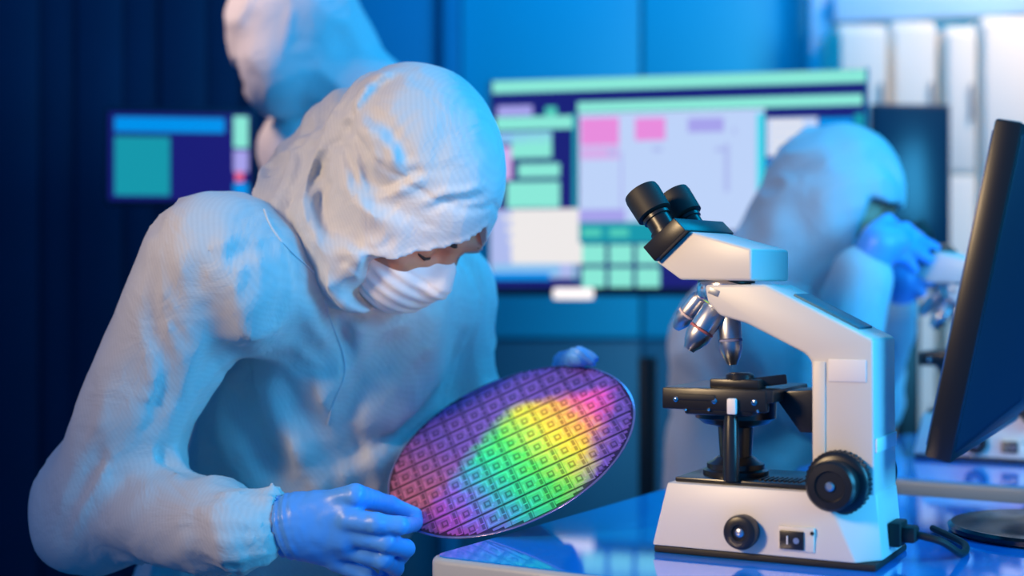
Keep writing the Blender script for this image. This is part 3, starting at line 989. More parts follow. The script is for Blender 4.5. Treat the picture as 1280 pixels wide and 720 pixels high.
def hood1(X):
    d = ell(X, P(521, 192, 1.70), (0.099, 0.115, 0.106))
    d = smin(d, ell(X, C1 + f1 * 0.004 + u1 * 0.004, (0.108, 0.085, 0.122), F1), 0.03)
    d = smin(d, ell(X, P(478, 292, 1.68), (0.062, 0.080, 0.082)), 0.03)
    d = smin(d, cone(X, P(452, 205, 1.75), P(380, 275, 1.80), 0.080, 0.070), 0.04)
    d = smin(d, cone(X, P(400, 290, 1.72), P(430, 348, 1.66), 0.070, 0.026), 0.04)
    d = smin(d, cone(X, P(360, 268, 1.76), P(395, 300, 1.68), 0.045, 0.045), 0.04)
    a, s, t = face_co(X, C1, F1)
    sa = np.abs(s)
    cut = smax(smax(0.056 - a, t - (0.052 - 1.10 * sa), 0.012), -(t + 0.118), 0.01)
    rim = 0.0035 * np.exp(-(cut / 0.006) ** 2)
    # band across the crown where the hood's cap meets the face panel
    return smax(d - rim, -cut, 0.003)


def hood1_rel(X):
    w_ = np.clip((P(560, 0, 1.7)[0] - X[:, 0]) / 0.14, 0.12, 1.0)
    r = -0.025 * w_ * folds(X, (17, 17, 12), 1.6, 4.0) - 0.011 * folds(X, (36, 36, 26), 1.6, 9.0) * w_
    # seam band over the brow
    a, s, t = face_co(X, C1, F1)
    nr = np.clip((1.72 - X[:, 1]) / 0.06, 0, 1)
    for pts, am, w_ in (([(506, 82), (478, 98), (450, 128), (432, 160), (412, 176), (385, 207), (350, 234)], 0.0045, 0.010),
                        ([(440, 140), (446, 165), (462, 190), (470, 215), (492, 238)], -0.006, 0.011), ([(452, 150), (480, 165), (500, 192), (508, 214)], 0.007, 0.011),
                        ([(470, 243), (492, 240), (518, 226), (535, 222)], 0.006, 0.008), ([(425, 168), (440, 185), (448, 215)], -0.006, 0.008), ([(604, 238), (585, 246), (560, 248), (530, 262)], 0.004, 0.006),
                        ([(404, 222), (392, 248), (398, 278), (410, 300)], 0.005, 0.008), ([(372, 236), (360, 262), (372, 300)], -0.006, 0.012), ([(430, 300), (455, 320), (462, 345), (440, 370)], 0.006, 0.010),
                        ([(420, 190), (470, 262), (520, 280)], 0.005, 0.016), ([(560, 150), (540, 190), (545, 230)], 0.003, 0.02), ([(508, 96), (520, 110), (540, 112)], 0.002, 0.010)):
        r += nr * crease(X, pts, 1.62, am, w_)
    r += 0.0025 * np.exp(-((t - 0.075 + 0.4 * np.abs(s)) / 0.0035) ** 2)
    return r


v, fa = sdf_mesh(hood1, P(318, 400, 1.72) - np.array([0, .22, 0]), P(650, 60, 1.70) + np.array([0, .22, 0]), 0.0031, (0.03, hood1_rel))
hood_o = np_obj('hood', v, fa, M['fabric'], T1, T1.location)


def mask1(X):
    a, s, t = face_co(X, C1, F1)
    sa = np.abs(s)
    d = ell(X, C1 + f1 * 0.062 - u1 * 0.066, (0.052, 0.062, 0.056), F1)
    d = smin(d, cone(X, C1 + f1 * 0.098 - u1 * 0.012, C1 + f1 * 0.110 - u1 * 0.042, 0.012, 0.017), 0.02)
    d = smax(d, t - (-0.008 - 0.62 * sa), 0.003)
    d = d + 0.0012 * np.sin(t * 420) * (t < -0.04)
    return d


v, fa = sdf_mesh(mask1, C1 - 0.17, C1 + 0.17, 0.0026)
np_obj('face_mask', v, fa, M['mask'], T1, T1.location)

SHN, SHF = P(262, 325, 1.64), P(556, 372, 1.94)
ELN, WRN = P(112, 640, 1.70), P(322, 660, 1.57)
ELF = P(566, 560, 1.98)
WRF = P(690, 520, 1.86)
PEL = np.array([-0.37, 1.95, 0.56])
FAC = np.array([0.78, -0.62, 0.0])
LAT = np.array([0.62, 0.78, 0.0])


def coverall1(X):
    chest = P(412, 440, 1.86)
    d = cone(X, PEL, P(392, 560, 1.90), 0.155, 0.150)
    d = smin(d, cone(X, P(392, 560, 1.90), chest, 0.150, 0.140), 0.06)
    d = smin(d, cone(X, SHN + np.array([0.03, 0.02, -0.02]), SHF - np.array([0.02, 0.02, 0.0]), 0.078, 0.075), 0.07)
    d = smin(d, cone(X, chest, P(430, 330, 1.80), 0.13, 0.085), 0.06)
    d = smin(d, chain(X, [SHN, ELN, WRN - np.array([0.02, 0, 0])], [0.072, 0.058, 0.047], 0.04), 0.05)
    # gathered cuff
    d = smin(d, cone(X, WRN - np.array([0.045, -0.02, 0.002]), WRN, 0.047, 0.036), 0.015)
    d = smin(d, chain(X, [SHF, ELF, WRF], [0.066, 0.056, 0.042], 0.04), 0.035)
    for sg in (-1, 1):
        hip = PEL + LAT * 0.09 * sg - np.array([0, 0, 0.02])
        kn = hip + FAC * 0.40 + np.array([0, 0, -0.02])
        an = kn + np.array([0.0, 0.02, -0.42])
        d = smin(d, chain(X, [hip, kn, an], [0.095, 0.072, 0.05], 0.04), 0.05)
        d = smin(d, cone(X, an + np.array([0, 0, -0.035]), an + FAC * 0.15 + np.array([0, 0, -0.055]), 0.045, 0.038), 0.03)
    q = (X - WC.astype(np.float32)) @ np.stack([U, VV, WN]).T.astype(np.float32)       # the cloth stays clear of the wafer
    dw_ = np.hypot(np.maximum(np.hypot(q[:, 0], q[:, 1]) - WRAD, 0), q[:, 2]) - 0.022
    return smax(d, -dw_, 0.02)


def cov_rel(X):
    z = X[:, 2]
    A = (X @ np.array([0.5, 0.35, 0.8], np.float32))[:, None]
    r = -0.016 * folds(X, (9, 9, 5), 1.6, 2.0) - 0.012 * folds(X, (22, 22, 12), 1.7, 5.0)
    nr = np.clip((1.86 - X[:, 1]) / 0.08, 0, 1)
    for pts, am, w_ in (([(402, 352), (412, 398), (428, 440), (431, 470), (416, 505), (408, 540)], 0.010, 0.016), ([(300, 340), (322, 430), (370, 500), (415, 525)], -0.014, 0.030), ([(300, 470), (330, 540), (372, 598)], -0.016, 0.026),
                        ([(330, 420), (372, 520), (395, 600)], 0.008, 0.022), ([(470, 400), (455, 450), (432, 510)], 0.007, 0.02), ([(560, 380), (552, 440), (560, 490)], 0.008, 0.02), ([(410, 600), (450, 575), (490, 560)], 0.010, 0.02),
                        ([(340, 300), (320, 312), (300, 322)], 0.004, 0.012), ([(350, 316), (330, 330), (310, 334)], -0.004, 0.012), ([(428, 385), (450, 402), (480, 405), (520, 395)], 0.006, 0.012)):
        r += nr * crease(X, pts, 1.70, am, w_)
    # shirring at the cuff
    wr = np.exp(-((np.linalg.norm(X - WRN, axis=-1) / 0.06) ** 2))
    ang = np.arctan2(X[:, 2] - WRN[2], X[:, 1] - WRN[1])
    r -= 0.004 * wr * np.sin(ang * 16)
    return r


v, fa = sdf_mesh(coverall1, (-0.72, 1.36, 0.0), (0.20, 2.26, 1.16), 0.0065, (0.04, cov_rel))
cov_o = np_obj('coverall', v, fa, M['fabric'], T1, T1.location)
strip('zip_placket', [(402, 356), (412, 398), (428, 440), (430, 470), (416, 505), (410, 530)], 0.0014, 0.0006, cov_o, M['stitch'], cov_o)
strip('shoulder_seam', [(330, 262), (338, 282), (352, 302), (372, 322), (398, 345)], 0.0013, 0.0005, cov_o, M['stitch'], cov_o)

# near hand pinching the wafer's lower left edge
tipT = on_wafer(519, 643, 0.0085)
tipI = on_wafer(524, 655, -0.0095)
ob = np.array([0, 0, 0])
D0 = 1.50
hand = [
    ([P(392, 632, 1.555), P(444, 619, 1.537), P(487, 631, tipT[1] - 0.003), tipT], [0.0135, 0.0125, 0.0105, 0.0085]),
    ([P(436, 650, 1.533), P(470, 654, 1.525), P(500, 657, 1.529), tipI], [0.0125, 0.0115, 0.0100, 0.0085]),
    ([P(438, 668, 1.540), P(484, 678, 1.533), P(507, 686, 1.557), P(500, 698, 1.590)], [0.0122, 0.0112, 0.0098, 0.0085]),
    ([P(432, 686, 1.550), P(478, 700, 1.545), P(494, 710, 1.570), P(482, 718, 1.597)], [0.0118, 0.0106, 0.0094, 0.0082]),
    ([P(420, 702, 1.560), P(458, 720, 1.557), P(472, 729, 1.577), P(462, 734, 1.600)], [0.0105, 0.0094, 0.0085, 0.0075]),
]
palm = [(WRN - np.array([0.012, 0, 0]), P(372, 655, 1.560), 0.030, 0.026), (P(372, 650, 1.560), P(432, 642, 1.545), 0.026, 0.020),
        (P(372, 664, 1.560), P(430, 672, 1.547), 0.026, 0.019), (P(376, 672, 1.565), P(418, 694, 1.562), 0.022, 0.016), (P(372, 645, 1.560), P(398, 632, 1.554), 0.022, 0.015)]
glove_obj('glove', hand, palm, T1, 0.0024)
# far hand under the wafer's far edge, thumb over the rim
tipF = on_wafer(738, 449, 0.0085)
rimP = on_wafer(722, 462, 0)
thumb = [P(700, 500, 1.885), P(704, 452, 1.850), P(722, 446, tipF[1] - 0.004), tipF]
under = []
for k, (px, py) in enumerate(((690, 505), (706, 512), (718, 522), (726, 534))):
    tip = on_wafer(px - 22, py + 4, -0.0105)
    kn = on_wafer(px + 2, py - 18, -0.034)
    under.append(([P(690, 512, 1.870) + np.array([0.010 * k - 0.01, 0, -0.012 * k]), kn, (kn + tip) / 2 - WN * 0.006, tip], [0.0122, 0.0112, 0.0100, 0.0085]))
glove_obj('glove', [(thumb, [0.014, 0.0125, 0.0115, 0.0095])] + under, [(WRF, P(698, 510, 1.867), 0.030, 0.026)], T1, 0.003)

# ---- technician at the far microscope
T2 = empty('person', (0.40, 2.66, 0.0))
tag(T2, 'blurred seated technician in hooded coverall looking into the far microscope', 'person')
C2 = P(1040, 248, 2.40)
f2, s2, u2 = face_frame(R(18), R(18))
F2 = np.stack([f2, s2, u2])
make_head(C2, f2, s2, u2, T2, 0.0042)


def hood2(X):
    d = ell(X, P(1036, 242, 2.42), (0.104, 0.115, 0.092))
    d = smin(d, ell(X, C2 + u2 * 0.006, (0.110, 0.088, 0.120), F2), 0.03)
    d = smin(d, ell(X, P(1014, 284, 2.42), (0.085, 0.090, 0.090)), 0.04)
    d = smin(d, cone(X, P(996, 295, 2.44), P(965, 350, 2.47), 0.078, 0.090), 0.05)
    d = smin(d, cone(X, C2, C2 - f2 * 0.05 - u2 * 0.15, 0.085, 0.085), 0.04)
    a, s, t = face_co(X, C2, F2)
    sa = np.abs(s)
    cut = smax(smax(0.060 - a, t - 0.022, 0.01), -(t + 0.10), 0.01)
    return smax(d, -cut, 0.004)


v, fa = sdf_mesh(hood2, C2 + np.array([-0.30, -0.20, -0.22]), C2 + np.array([0.16, 0.22, 0.16]), 0.006, (0.03, lambda X: -0.016 * folds(X, (14, 14, 11), 1.5, 1.0)))
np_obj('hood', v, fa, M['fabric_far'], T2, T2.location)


def mask2(X):
    a, s, t = face_co(X, C2, F2)
    d = ell(X, C2 + f2 * 0.062 - u2 * 0.066, (0.052, 0.062, 0.056), F2)
    return smax(d, t - (-0.022 - 0.35 * np.abs(s)), 0.003)


v, fa = sdf_mesh(mask2, C2 - 0.17, C2 + 0.17, 0.0045)
np_obj('face_mask', v, fa, M['mask'], T2, T2.location)
SN2, SF2 = P(968, 405, 2.42), P(1010, 390, 2.70)
PE2 = np.array([0.42, 2.64, 0.56])
EN2 = P(1035, 500, 2.30)
WN2 = P(1078, 345, 2.26)
EF2 = P(1075, 500, 2.66)
WF2 = P(1118, 385, 2.50)


def coverall2(X):
    ch = P(950, 440, 2.57)
    d = cone(X, PE2, ch, 0.140, 0.140)
    d = smin(d, cone(X, ch, P(985, 345, 2.50), 0.14, 0.09), 0.06)
    d = smin(d, cone(X, SN2, SF2, 0.080, 0.080), 0.06)
    d = smin(d, chain(X, [SN2, EN2, WN2], [0.075, 0.062, 0.040], 0.04), 0.05)
    d = smin(d, chain(X, [SF2, EF2, WF2], [0.075, 0.060, 0.040], 0.04), 0.05)
    for sg in (-1, 1):
        hip = PE2 + np.array([0.03, 0.09 * sg, -0.02])
        kn = hip + np.array([0.36, -0.16, -0.02]); an = kn + np.array([0.0, 0.0, -0.42])
        d = smin(d, chain(X, [hip, kn, an], [0.095, 0.072, 0.05], 0.04), 0.05)
        d = smin(d, cone(X, an + np.array([0, 0, -0.035]), an + np.array([0.15, 0, -0.055]), 0.045, 0.038), 0.03)
    return d


v, fa = sdf_mesh(coverall2, (0.05, 2.14, 0.0), (0.98, 3.0, 1.14), 0.0105, (0.05, lambda X: -0.034 * folds(X, (9, 9, 6), 1.8, 3.0) - 0.006 * folds(X, (20, 20, 14), 1.5)))
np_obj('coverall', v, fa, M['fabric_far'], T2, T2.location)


def far_glove(wr, kn, dirs, tips, root):
    dg = []
    for (off, t) in tips:
        a = kn + off
        m_ = (a + t) / 2 + np.array([0, -0.008, 0.010])
        dg.append(([a, m_, t], [0.0125, 0.0115, 0.0095]))
    return glove_obj('glove', dg, [(wr, kn, 0.032, 0.030), (kn, kn + dirs * 0.03, 0.030, 0.022)], root, 0.0045, False)


kn = P(1100, 305, 2.25)
tips = [(np.array([0.012, 0, 0.018]), P(1150, 298, 2.30)), (np.array([0.014, 0, 0.006]), P(1168, 310, 2.30)), (np.array([0.014, 0, -0.006]), P(1160, 324, 2.29)), (np.array([0.012, 0, -0.018]), P(1142, 336, 2.29)), (np.array([-0.004, 0.004, 0.024]), P(1120, 282, 2.31))]
far_glove(WN2, kn, np.array([0.9, 0, 0.2]), tips, T2)
kf = P(1128, 350, 2.47)
tips = [(np.array([0.012, 0, 0.014]), P(1158, 322, 2.44)), (np.array([0.014, 0, 0.002]), P(1166, 338, 2.44)), (np.array([0.012, 0, -0.010]), P(1162, 352, 2.44)), (np.array([0.008, 0, -0.020]), P(1152, 366, 2.45)), (np.array([-0.004, 0, 0.02]), P(1136, 318, 2.44))]
far_glove(WF2, kf, np.array([0.8, 0, 0.4]), tips, T2)

# ---- standing technician, far left
T3 = empty('person', (-0.42, 2.62, 0.0))
tag(T3, 'blurred standing technician in white hood at the upper left, head bowed', 'person')
C3 = P(368, 48, 2.45)
f3, s3, u3 = face_frame(R(120), R(38))          # turned to the left and towards the camera
f3 = nrm([-0.82, -0.14, -0.56]); s3 = nrm(np.cross(f3, [0, 0, 1])); u3 = np.cross(s3, f3)
F3 = np.stack([f3, s3, u3])
make_head(C3, f3, s3, u3, T3, 0.0045)


def hood3(X):
    d = ell(X, P(376, 28, 2.47), (0.104, 0.114, 0.115))
    d = smin(d, ell(X, C3, (0.110, 0.090, 0.122), F3), 0.03)
    d = smin(d, ell(X, P(352, 85, 2.43), (0.066, 0.08, 0.085)), 0.03)
    d = smin(d, cone(X, C3, C3 - f3 * 0.05 - u3 * 0.15, 0.085, 0.080), 0.04)
    d = smin(d, cone(X, P(420, 70, 2.52), P(425, 125, 2.58), 0.075, 0.080), 0.04)
    a, s, t = face_co(X, C3, F3)
    cut = smax(smax(0.070 - a, t - 0.018, 0.01), -(t + 0.032), 0.01)
    cut = smax(cut, np.abs(s) - 0.050, 0.01)
    return smax(d, -cut, 0.004)


v, fa = sdf_mesh(hood3, C3 + np.array([-0.2, -0.22, -0.22]), C3 + np.array([0.25, 0.26, 0.24]), 0.006, (0.03, lambda X: -0.018 * folds(X, (14, 14, 10), 1.6, 6.0)))
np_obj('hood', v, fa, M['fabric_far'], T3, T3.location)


def mask3(X):
    a, s, t = face_co(X, C3, F3)
    d = ell(X, C3 + f3 * 0.062 - u3 * 0.062, (0.052, 0.062, 0.056), F3)
    return smax(d, t - (-0.020 - 0.3 * np.abs(s)), 0.003)


v, fa = sdf_mesh(mask3, C3 - 0.17, C3 + 0.17, 0.0045)
np_obj('face_mask', v, fa, M['mask'], T3, T3.location)


def gog3(X):
    a, s, t = face_co(X, C3, F3)
    d = ell(X, C3 + f3 * 0.080 + s3 * 0.0 - u3 * 0.004, (0.028, 0.062, 0.022), F3)
    return d


v, fa = sdf_mesh(gog3, C3 - 0.15, C3 + 0.15, 0.004)
np_obj('safety_goggles', v, fa, M['goggle'], T3, T3.location)
SL3, SR3 = P(386, 182, 2.52), P(410, 178, 2.86)


def coverall3(X):
    ch = P(402, 300, 2.70)
    pl_ = np.array([-0.36, 2.72, 0.86])
    d = cone(X, pl_, ch, 0.150, 0.115)
    d = smin(d, cone(X, SL3, SR3, 0.074, 0.074), 0.06)
    d = smin(d, cone(X, ch, P(430, 118, 2.60), 0.11, 0.085), 0.06)
    d = smin(d, chain(X, [SL3, P(376, 400, 2.50), P(280, 480, 2.46)], [0.074, 0.060, 0.045], 0.04), 0.04)
    d = smin(d, chain(X, [SR3, P(385, 400, 2.88), P(290, 480, 2.80)], [0.074, 0.060, 0.045], 0.04), 0.04)
    for sg in (-1, 1):
        hip = pl_ + np.array([0, 0.085 * sg, -0.04]); kn_ = hip + np.array([-0.02, 0.01 * sg, -0.38]); an = kn_ + np.array([0.02, 0, -0.36])
        d = smin(d, chain(X, [hip, kn_, an], [0.105, 0.075, 0.055], 0.04), 0.05)
        d = smin(d, cone(X, an + np.array([0, 0, -0.035]), an + np.array([-0.15, 0, -0.05]), 0.045, 0.04), 0.03)
    return d


v, fa = sdf_mesh(coverall3, (-0.80, 2.25, 0.0), (-0.10, 3.06, 1.50), 0.0115, (0.05, lambda X: -0.020 * folds(X, (9, 9, 5), 1.6, 8.0) - 0.006 * folds(X, (22, 22, 14), 1.5)))
np_obj('coverall', v, fa, M['fabric_far'], T3, T3.location)
for wr, sg in ((P(280, 480, 2.46), 1), (P(290, 480, 2.80), -1)):
    kn = wr + np.array([-0.06, 0.0, 0.0])
    tips = [(np.array([-0.01, 0.008 * (k - 1.5), 0]), kn + np.array([-0.085, 0.019 * (k - 1.5), -0.02])) for k in range(4)] + [(np.array([0.01, 0.016 * sg, 0.008]), kn + np.array([-0.035, 0.04 * sg, 0.012]))]
    far_glove(wr, kn, np.array([-0.9, 0, -0.2]), tips, T3)


# ---- stools under the two seated technicians
def stool(loc, label):
    root = tag(empty('lab_stool', (loc[0], loc[1], 0)), label, 'stool', 'stools of the seated technicians')
    MB().lathe((0, 0, loc[2] - 0.07), (0, 0, 1), [(0, 0.15), (0.01, 0.18), (0.05, 0.185), (0.065, 0.17), (0.07, 0.12)], 40).build('seat', M['stool'], root)
    MB().lathe((0, 0, 0.06), (0, 0, 1), [(0, 0.03), (0.05, 0.03), (0.055, 0.02), (loc[2] - 0.13, 0.02)], 20).build('pole', M['steel'], root)
    for k in range(5):
        a = 2 * math.pi * k / 5
        lg = MB().tube([Vector((0, 0, 0.085)), Vector((0.11 * math.cos(a), 0.11 * math.sin(a), 0.075)), Vector((0.19 * math.cos(a), 0.19 * math.sin(a), 0.055))], [0.018, 0.015, 0.012], 10).build('leg', M['steel'], root)
        MB().lathe((0.19 * math.cos(a) - 0.012 * math.sin(a), 0.19 * math.sin(a) + 0.012 * math.cos(a), 0.027), (math.sin(a), -math.cos(a), 0), [(0, 0.022), (0.004, 0.027), (0.02, 0.027), (0.024, 0.022)], 20).build('caster', M['rubber'], lg)


stool((PEL[0], PEL[1], PEL[2] - 0.145), 'stool under the technician who holds the wafer')
stool((PE2[0], PE2[1], PE2[2] - 0.155), 'stool under the technician at the far microscope')

# ------------------------------------------------------------------ monitors
def rect_mesh(name, rects, parent, loc=None):
    """rects: (x0,z0,x1,z1,lift,material) facing -y; flat print of a screen"""
    mats = []
    bm = bmesh.new()
    for x0, z0, x1, z1, l, m in rects:
        if m not in mats: mats.append(m)
        vt = [bm.verts.new(c) for c in ((x0, -l, z0), (x1, -l, z0), (x1, -l, z1), (x0, -l, z1))]
        f = bm.faces.new(vt); f.material_index = mats.index(m)
    me = bpy.data.meshes.new(name); bm.to_mesh(me); bm.free()
    for m in mats: me.materials.append(m)
    return link(name, me, parent, loc)


S = {k: emis('screen_' + k, c, s) for k, c, s in (
    ('navy', (0.010, 0.006, 0.16), 1.0), ('mint', (0.30, 0.95, 0.78), 0.85), ('green', (0.10, 0.72, 0.56), 0.85), ('pale', (0.56, 0.70, 1.0), 0.92), ('pink', (0.95, 0.30, 0.82), 0.85),
    ('lilac', (0.45, 0.42, 0.95), 0.85), ('blue', (0.0, 0.33, 0.95), 0.85), ('sky', (0.30, 0.62, 1.0), 0.85), ('cyan', (0.05, 0.75, 0.92), 0.9), ('white', (0.90, 0.86, 0.84), 0.95), ('teal', (0.01, 0.38, 0.48), 0.8), ('red', (0.95, 0.15, 0.30), 0.9),
    ('haze', (0.50, 0.58, 0.98), 0.85), ('rose', (0.78, 0.50, 0.95), 0.85))}

# large display on a floor stand
Ld, Rd = P(610, 230, 2.98), P(1086, 230, 2.81)
cw = math.hypot(Rd[0] - Ld[0], Rd[1] - Ld[1])
rzd = math.atan2(Rd[1] - Ld[1], Rd[0] - Ld[0])
zc = CZ - (232 - 360) / FPX * 2.9
DH = 0.452
disp = tag(empty('large_display', ((Ld[0] + Rd[0]) / 2, (Ld[1] + Rd[1]) / 2, 0), rzd), 'large lit display with charts on a thin black floor stand behind the wafer', 'display')
MB().box((0, 0.022, zc), (cw, 0.04, DH), 0.006).build('housing', M['bezel'], disp)
for x in (-cw / 2 + 0.003, cw / 2 - 0.003):
    MB().box((x, -0.002, zc), (0.006, 0.012, DH), 0.002).build('bezel_side', M['teal_bezel'], disp)
SWd, SHt = cw - 0.014, DH - 0.028
FD = Frame((disp.location.x, disp.location.y, 0), rzd)
FD.o = np.array([disp.location.x, disp.location.y, 0.0])


def dr(px0, py0, px1, py1, m, l):
    a = FD.at(px0, py0, 0.0); b_ = FD.at(px1, py1, 0.0)
    c_ = FD.at(px0, py1, 0.0)
    return (a[0], c_[1], b_[0], a[1], 0.002 + 0.0004 * l, S[m])


rects = [(-SWd / 2, zc - SHt / 2 + 0.004, SWd / 2, zc + SHt / 2 + 0.006, 0.0015, S['navy'])]
for r in ((616, 102, 1083, 117, 'mint', 1), (620, 147, 716, 163, 'mint', 1), (622, 133, 666, 146, 'lilac', 1), (682, 134, 696, 145, 'green', 1), (622, 166, 690, 180, 'sky', 1), (640, 168, 690, 198, 'mint', 1),
          (622, 184, 640, 225, 'rose', 1), (648, 205, 700, 222, 'mint', 1), (634, 228, 700, 260, 'mint', 1), (612, 262, 724, 348, 'haze', 1), (640, 262, 728, 330, 'white', 2), (616, 330, 700, 346, 'sky', 3), (614, 341, 688, 350, 'blue', 4),  # the large white panel paints a soft whitish glow over the screen
          (722, 128, 1078, 141, 'mint', 1), (716, 142, 722, 350, 'teal', 1), (724, 142, 956, 290, 'pale', 2), (726, 148, 774, 182, 'pink', 3), (794, 148, 832, 176, 'pink', 3), (860, 148, 905, 166, 'lilac', 3), (726, 184, 774, 200, 'rose', 3),
          (776, 190, 778, 260, 'lilac', 3), (905, 180, 912, 240, 'haze', 3), (916, 160, 920, 168, 'haze', 3), (760, 188, 772, 194, 'haze', 4), (816, 184, 828, 190, 'haze', 3), (894, 184, 908, 190, 'haze', 4), (946, 142, 956, 292, 'cyan', 4),
          (724, 262, 782, 278, 'lilac', 4), (724, 278, 836, 304, 'teal', 3), (728, 286, 752, 296, 'green', 4), (762, 286, 786, 296, 'green', 4),
          (958, 148, 1022, 196, 'pale', 1), (1024, 148, 1066, 200, 'blue', 1), (1068, 142, 1080, 330, 'teal', 1), (958, 200, 1066, 212, 'blue', 1)):
    rects.append(dr(*r))
for i in range(3):
    for j in range(2):
        rects.append(dr(728 + i * 34, 306 + j * 29, 757 + i * 34, 330 + j * 29, 'mint', 4))
for k in range(4):
    rects.append(dr(962, 152 + k * 11, 1004 + (k * 7) % 14, 158 + k * 11, 'white', 3))
    rects.append(dr(630 + k * 3, 270 + k * 14, 690 - 6 * k, 276 + k * 14, 'white', 3))
so = rect_mesh('screen', rects, disp)
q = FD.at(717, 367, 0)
MB().box((q[0], -0.004, q[1]), (0.085, 0.012, 0.024), 0.005).build('bright_spot', emis('white_glow', (1, 0.93, 0.92), 1.1), disp)  # added glowing block standing in for a bright white blob, no real lamp
q = FD.at(806, 400, 0)
MB().box((q[0], 0.045, 0.45), (0.036, 0.036, 0.86), 0.006).build('pole', M['black'], disp)
MB().box((q[0], 0.045, zc - 0.12), (0.14, 0.02, 0.14), 0.004).build('mount_bracket', M['black'], disp)
MB().lathe((q[0], 0.045, 0.0), (0, 0, 1), [(0, 0.12), (0.012, 0.12), (0.02, 0.10), (0.024, 0.04)], 40).build('stand_base', M['black'], disp)

# monitor at the left, half hidden
lm = P(225, 196, 2.92)
mon = tag(empty('computer_monitor', (lm[0], lm[1], 0), R(8)), 'lit monitor at the far left behind the standing technician', 'monitor')
MB().box((0, 0.015, lm[2]), (0.30, 0.03, 0.20), 0.005).build('housing', M['bezel'], mon)
rr_ = [(-0.142, lm[2] - 0.09, 0.142, lm[2] + 0.09, 0.001, S['navy'])]
rr_ += [(0.108, lm[2] + 0.02, 0.138, lm[2] + 0.085, 0.002, S['mint']), (0.108, lm[2] - 0.03, 0.138, lm[2] + 0.015, 0.002, S['lilac']), (0.112, lm[2] - 0.05, 0.128, lm[2] - 0.03, 0.003, S['red']), (0.108, lm[2] - 0.088, 0.138, lm[2] - 0.052, 0.002, S['blue']),
        (-0.13, lm[2] + 0.05, 0.09, lm[2] + 0.08, 0.002, S['blue']), (-0.13, lm[2] - 0.08, -0.02, lm[2] + 0.04, 0.002, S['teal']), (0.0, lm[2] - 0.08, 0.09, lm[2] + 0.04, 0.002, S['navy'])]
rect_mesh('screen', rr_, mon)
MB().box((0, 0.05, lm[2] / 2), (0.04, 0.03, lm[2]), 0.004).build('pole', M['black'], mon)
MB().lathe((0, 0.05, 0.0), (0, 0, 1), [(0, 0.18), (0.012, 0.18), (0.02, 0.16), (0.024, 0.04)], 36).build('stand_base', M['black'], mon)

# dark screen in front of the cabinets
da, db = P(1090, 130, 3.2), P(1190, 300, 3.2)
dk = tag(empty('dark_monitor', ((da[0] + db[0]) / 2, 3.2, 0), R(5)), 'switched-off dark screen standing before the white cabinets', 'monitor')
dw, dh = db[0] - da[0], 0.42
zd = da[2] - dh / 2
MB().box((0, 0.015, zd), (dw, 0.03, dh), 0.004).build('housing', M['bezel'], dk)
MB().box((0, -0.001, zd), (dw - 0.012, 0.003, dh - 0.014), 0.001).build('screen', M['dark_screen'], dk)
MB().box((0, 0.03, zd / 2), (0.05, 0.03, zd), 0.004).build('pole', M['black'], dk)
MB().lathe((0, 0.03, 0.0), (0, 0, 1), [(0, 0.16), (0.012, 0.16), (0.02, 0.14), (0.024, 0.04)], 36).build('stand_base', M['black'], dk)

# black monitor seen edge-on in the right foreground
wdir = np.array([math.sin(R(26.6)), math.cos(R(26.6)), 0])
npan = P(1216, 365, 1.37) + wdir * 0.25
rzm = math.atan2(wdir[1], wdir[0])                  # local x = wdir; local +y = screen side (left/away)
fm = tag(empty('computer_monitor', (npan[0], npan[1], DESK_Z), rzm), 'black monitor seen edge-on from behind at the right of the microscope', 'monitor')
zp = npan[2] - DESK_Z
tilt = Matrix.Rotation(R(11.5), 3, 'X')             # top leans towards local -y (back)
mh = 0.335


def tl_(x, y, z):
    v_ = tilt @ Vector((x, y, z)); return (v_.x, v_.y, v_.z + zp)


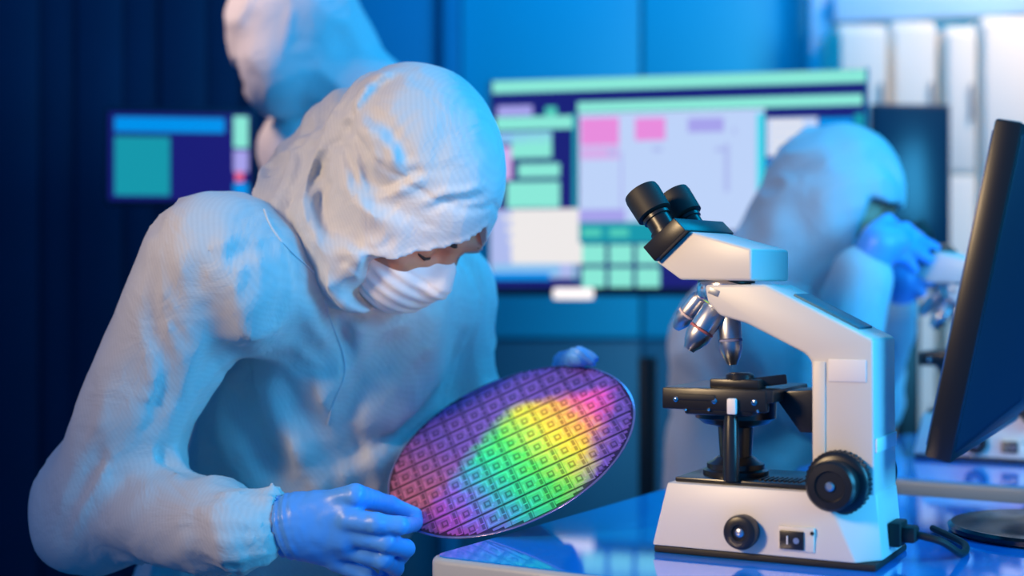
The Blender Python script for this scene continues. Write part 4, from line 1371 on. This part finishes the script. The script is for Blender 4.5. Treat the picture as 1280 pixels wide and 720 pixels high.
MB().box(tl_(0, 0, 0), (0.50, 0.026, mh), 0.003, rot=tilt).build('panel_frame', M['black'], fm)
MB().box(tl_(0, 0.0135, 0), (0.484, 0.003, mh - 0.022), 0.001, rot=tilt).build('screen', emis('screen_dim', (0.02, 0.12, 0.5), 0.5), fm)
bk = MB()
pb_ = [tl_(x, y, z) for x, y, z in ((-0.245, -0.012, -mh / 2 + .006), (0.245, -0.012, -mh / 2 + .006), (0.245, -0.012, mh / 2 - .006), (-0.245, -0.012, mh / 2 - .006), (-0.15, -0.055, -0.10), (0.15, -0.055, -0.10), (0.15, -0.055, 0.09), (-0.15, -0.055, 0.09))]
bv = [bk.bm.verts.new(p) for p in pb_]
for ids in ((0, 1, 2, 3), (4, 5, 6, 7), (0, 1, 5, 4), (1, 2, 6, 5), (2, 3, 7, 6), (3, 0, 4, 7)): bk.bm.faces.new([bv[i] for i in ids])
bmesh.ops.recalc_face_normals(bk.bm, faces=bk.bm.faces[:])
bmesh.ops.bevel(bk.bm, geom=bk.bm.edges[:], offset=0.006, segments=3, profile=0.5, affect='EDGES')
shell = bk.build('back_shell', mat('dark_blue_shell', (0.004, 0.013, 0.03), rough=0.45, spec=0.2), fm)
for k in range(12):
    MB().box(tl_(-0.08 + k * 0.0145, -0.0552, 0.055), (0.005, 0.002, 0.05), rot=tilt).build('vent_slot', M['rubber'], shell)
hx, hy, hz = tl_(0, -0.065, -0.03)
MB().lathe((hx - 0.04, hy - 0.006, hz), (1, 0, 0), [(0, 0.020), (0.002, 0.024), (0.078, 0.024), (0.08, 0.020)], 28).build('hinge', M['black'], fm)
MB().box((0, hy - 0.018, hz / 2 + 0.005), (0.05, 0.022, hz), 0.005).build('stand_neck', M['black'], fm)
MB().lathe((0, hy + 0.005, 0.0), (0, 0, 1), [(0, 0.112), (0.002, 0.116), (0.007, 0.117), (0.010, 0.113), (0.0095, 0.105), (0.011, 0.09), (0.015, 0.05), (0.017, 0.03)], 56).build('stand_base', mat('gloss_black_base', (0.008, 0.012, 0.02), rough=0.2, spec=0.4), fm)
cb = spline([tl_(-0.10, -0.05, -0.09), (-0.085, hy - 0.010, 0.115), (-0.05, hy - 0.016, 0.088), (-0.015, hy - 0.012, 0.085), (0.0, hy - 0.010, 0.10)], 10)
MB().tube(cb, 0.004, 10).build('signal_cable', M['rubber'], fm)

# navy strip curtain, added to keep the far left of the room dark
cur = tag(empty('added_curtain', ((20 - 640) / FPX * 3.4, 3.4, 0)), 'added dark navy strip curtain darkening the far left of the room', 'curtain')
MB().box((0, 0, 2.35), (1.3, 0.06, 0.05), 0.006).build('curtain_rail', M['post'], cur)
for k in range(13):
    MB().box((-0.6 + k * 0.1, 0.012 * (k % 2), 1.18), (0.108, 0.004, 2.30), 0.0015).build('strip', M['navy'], cur)
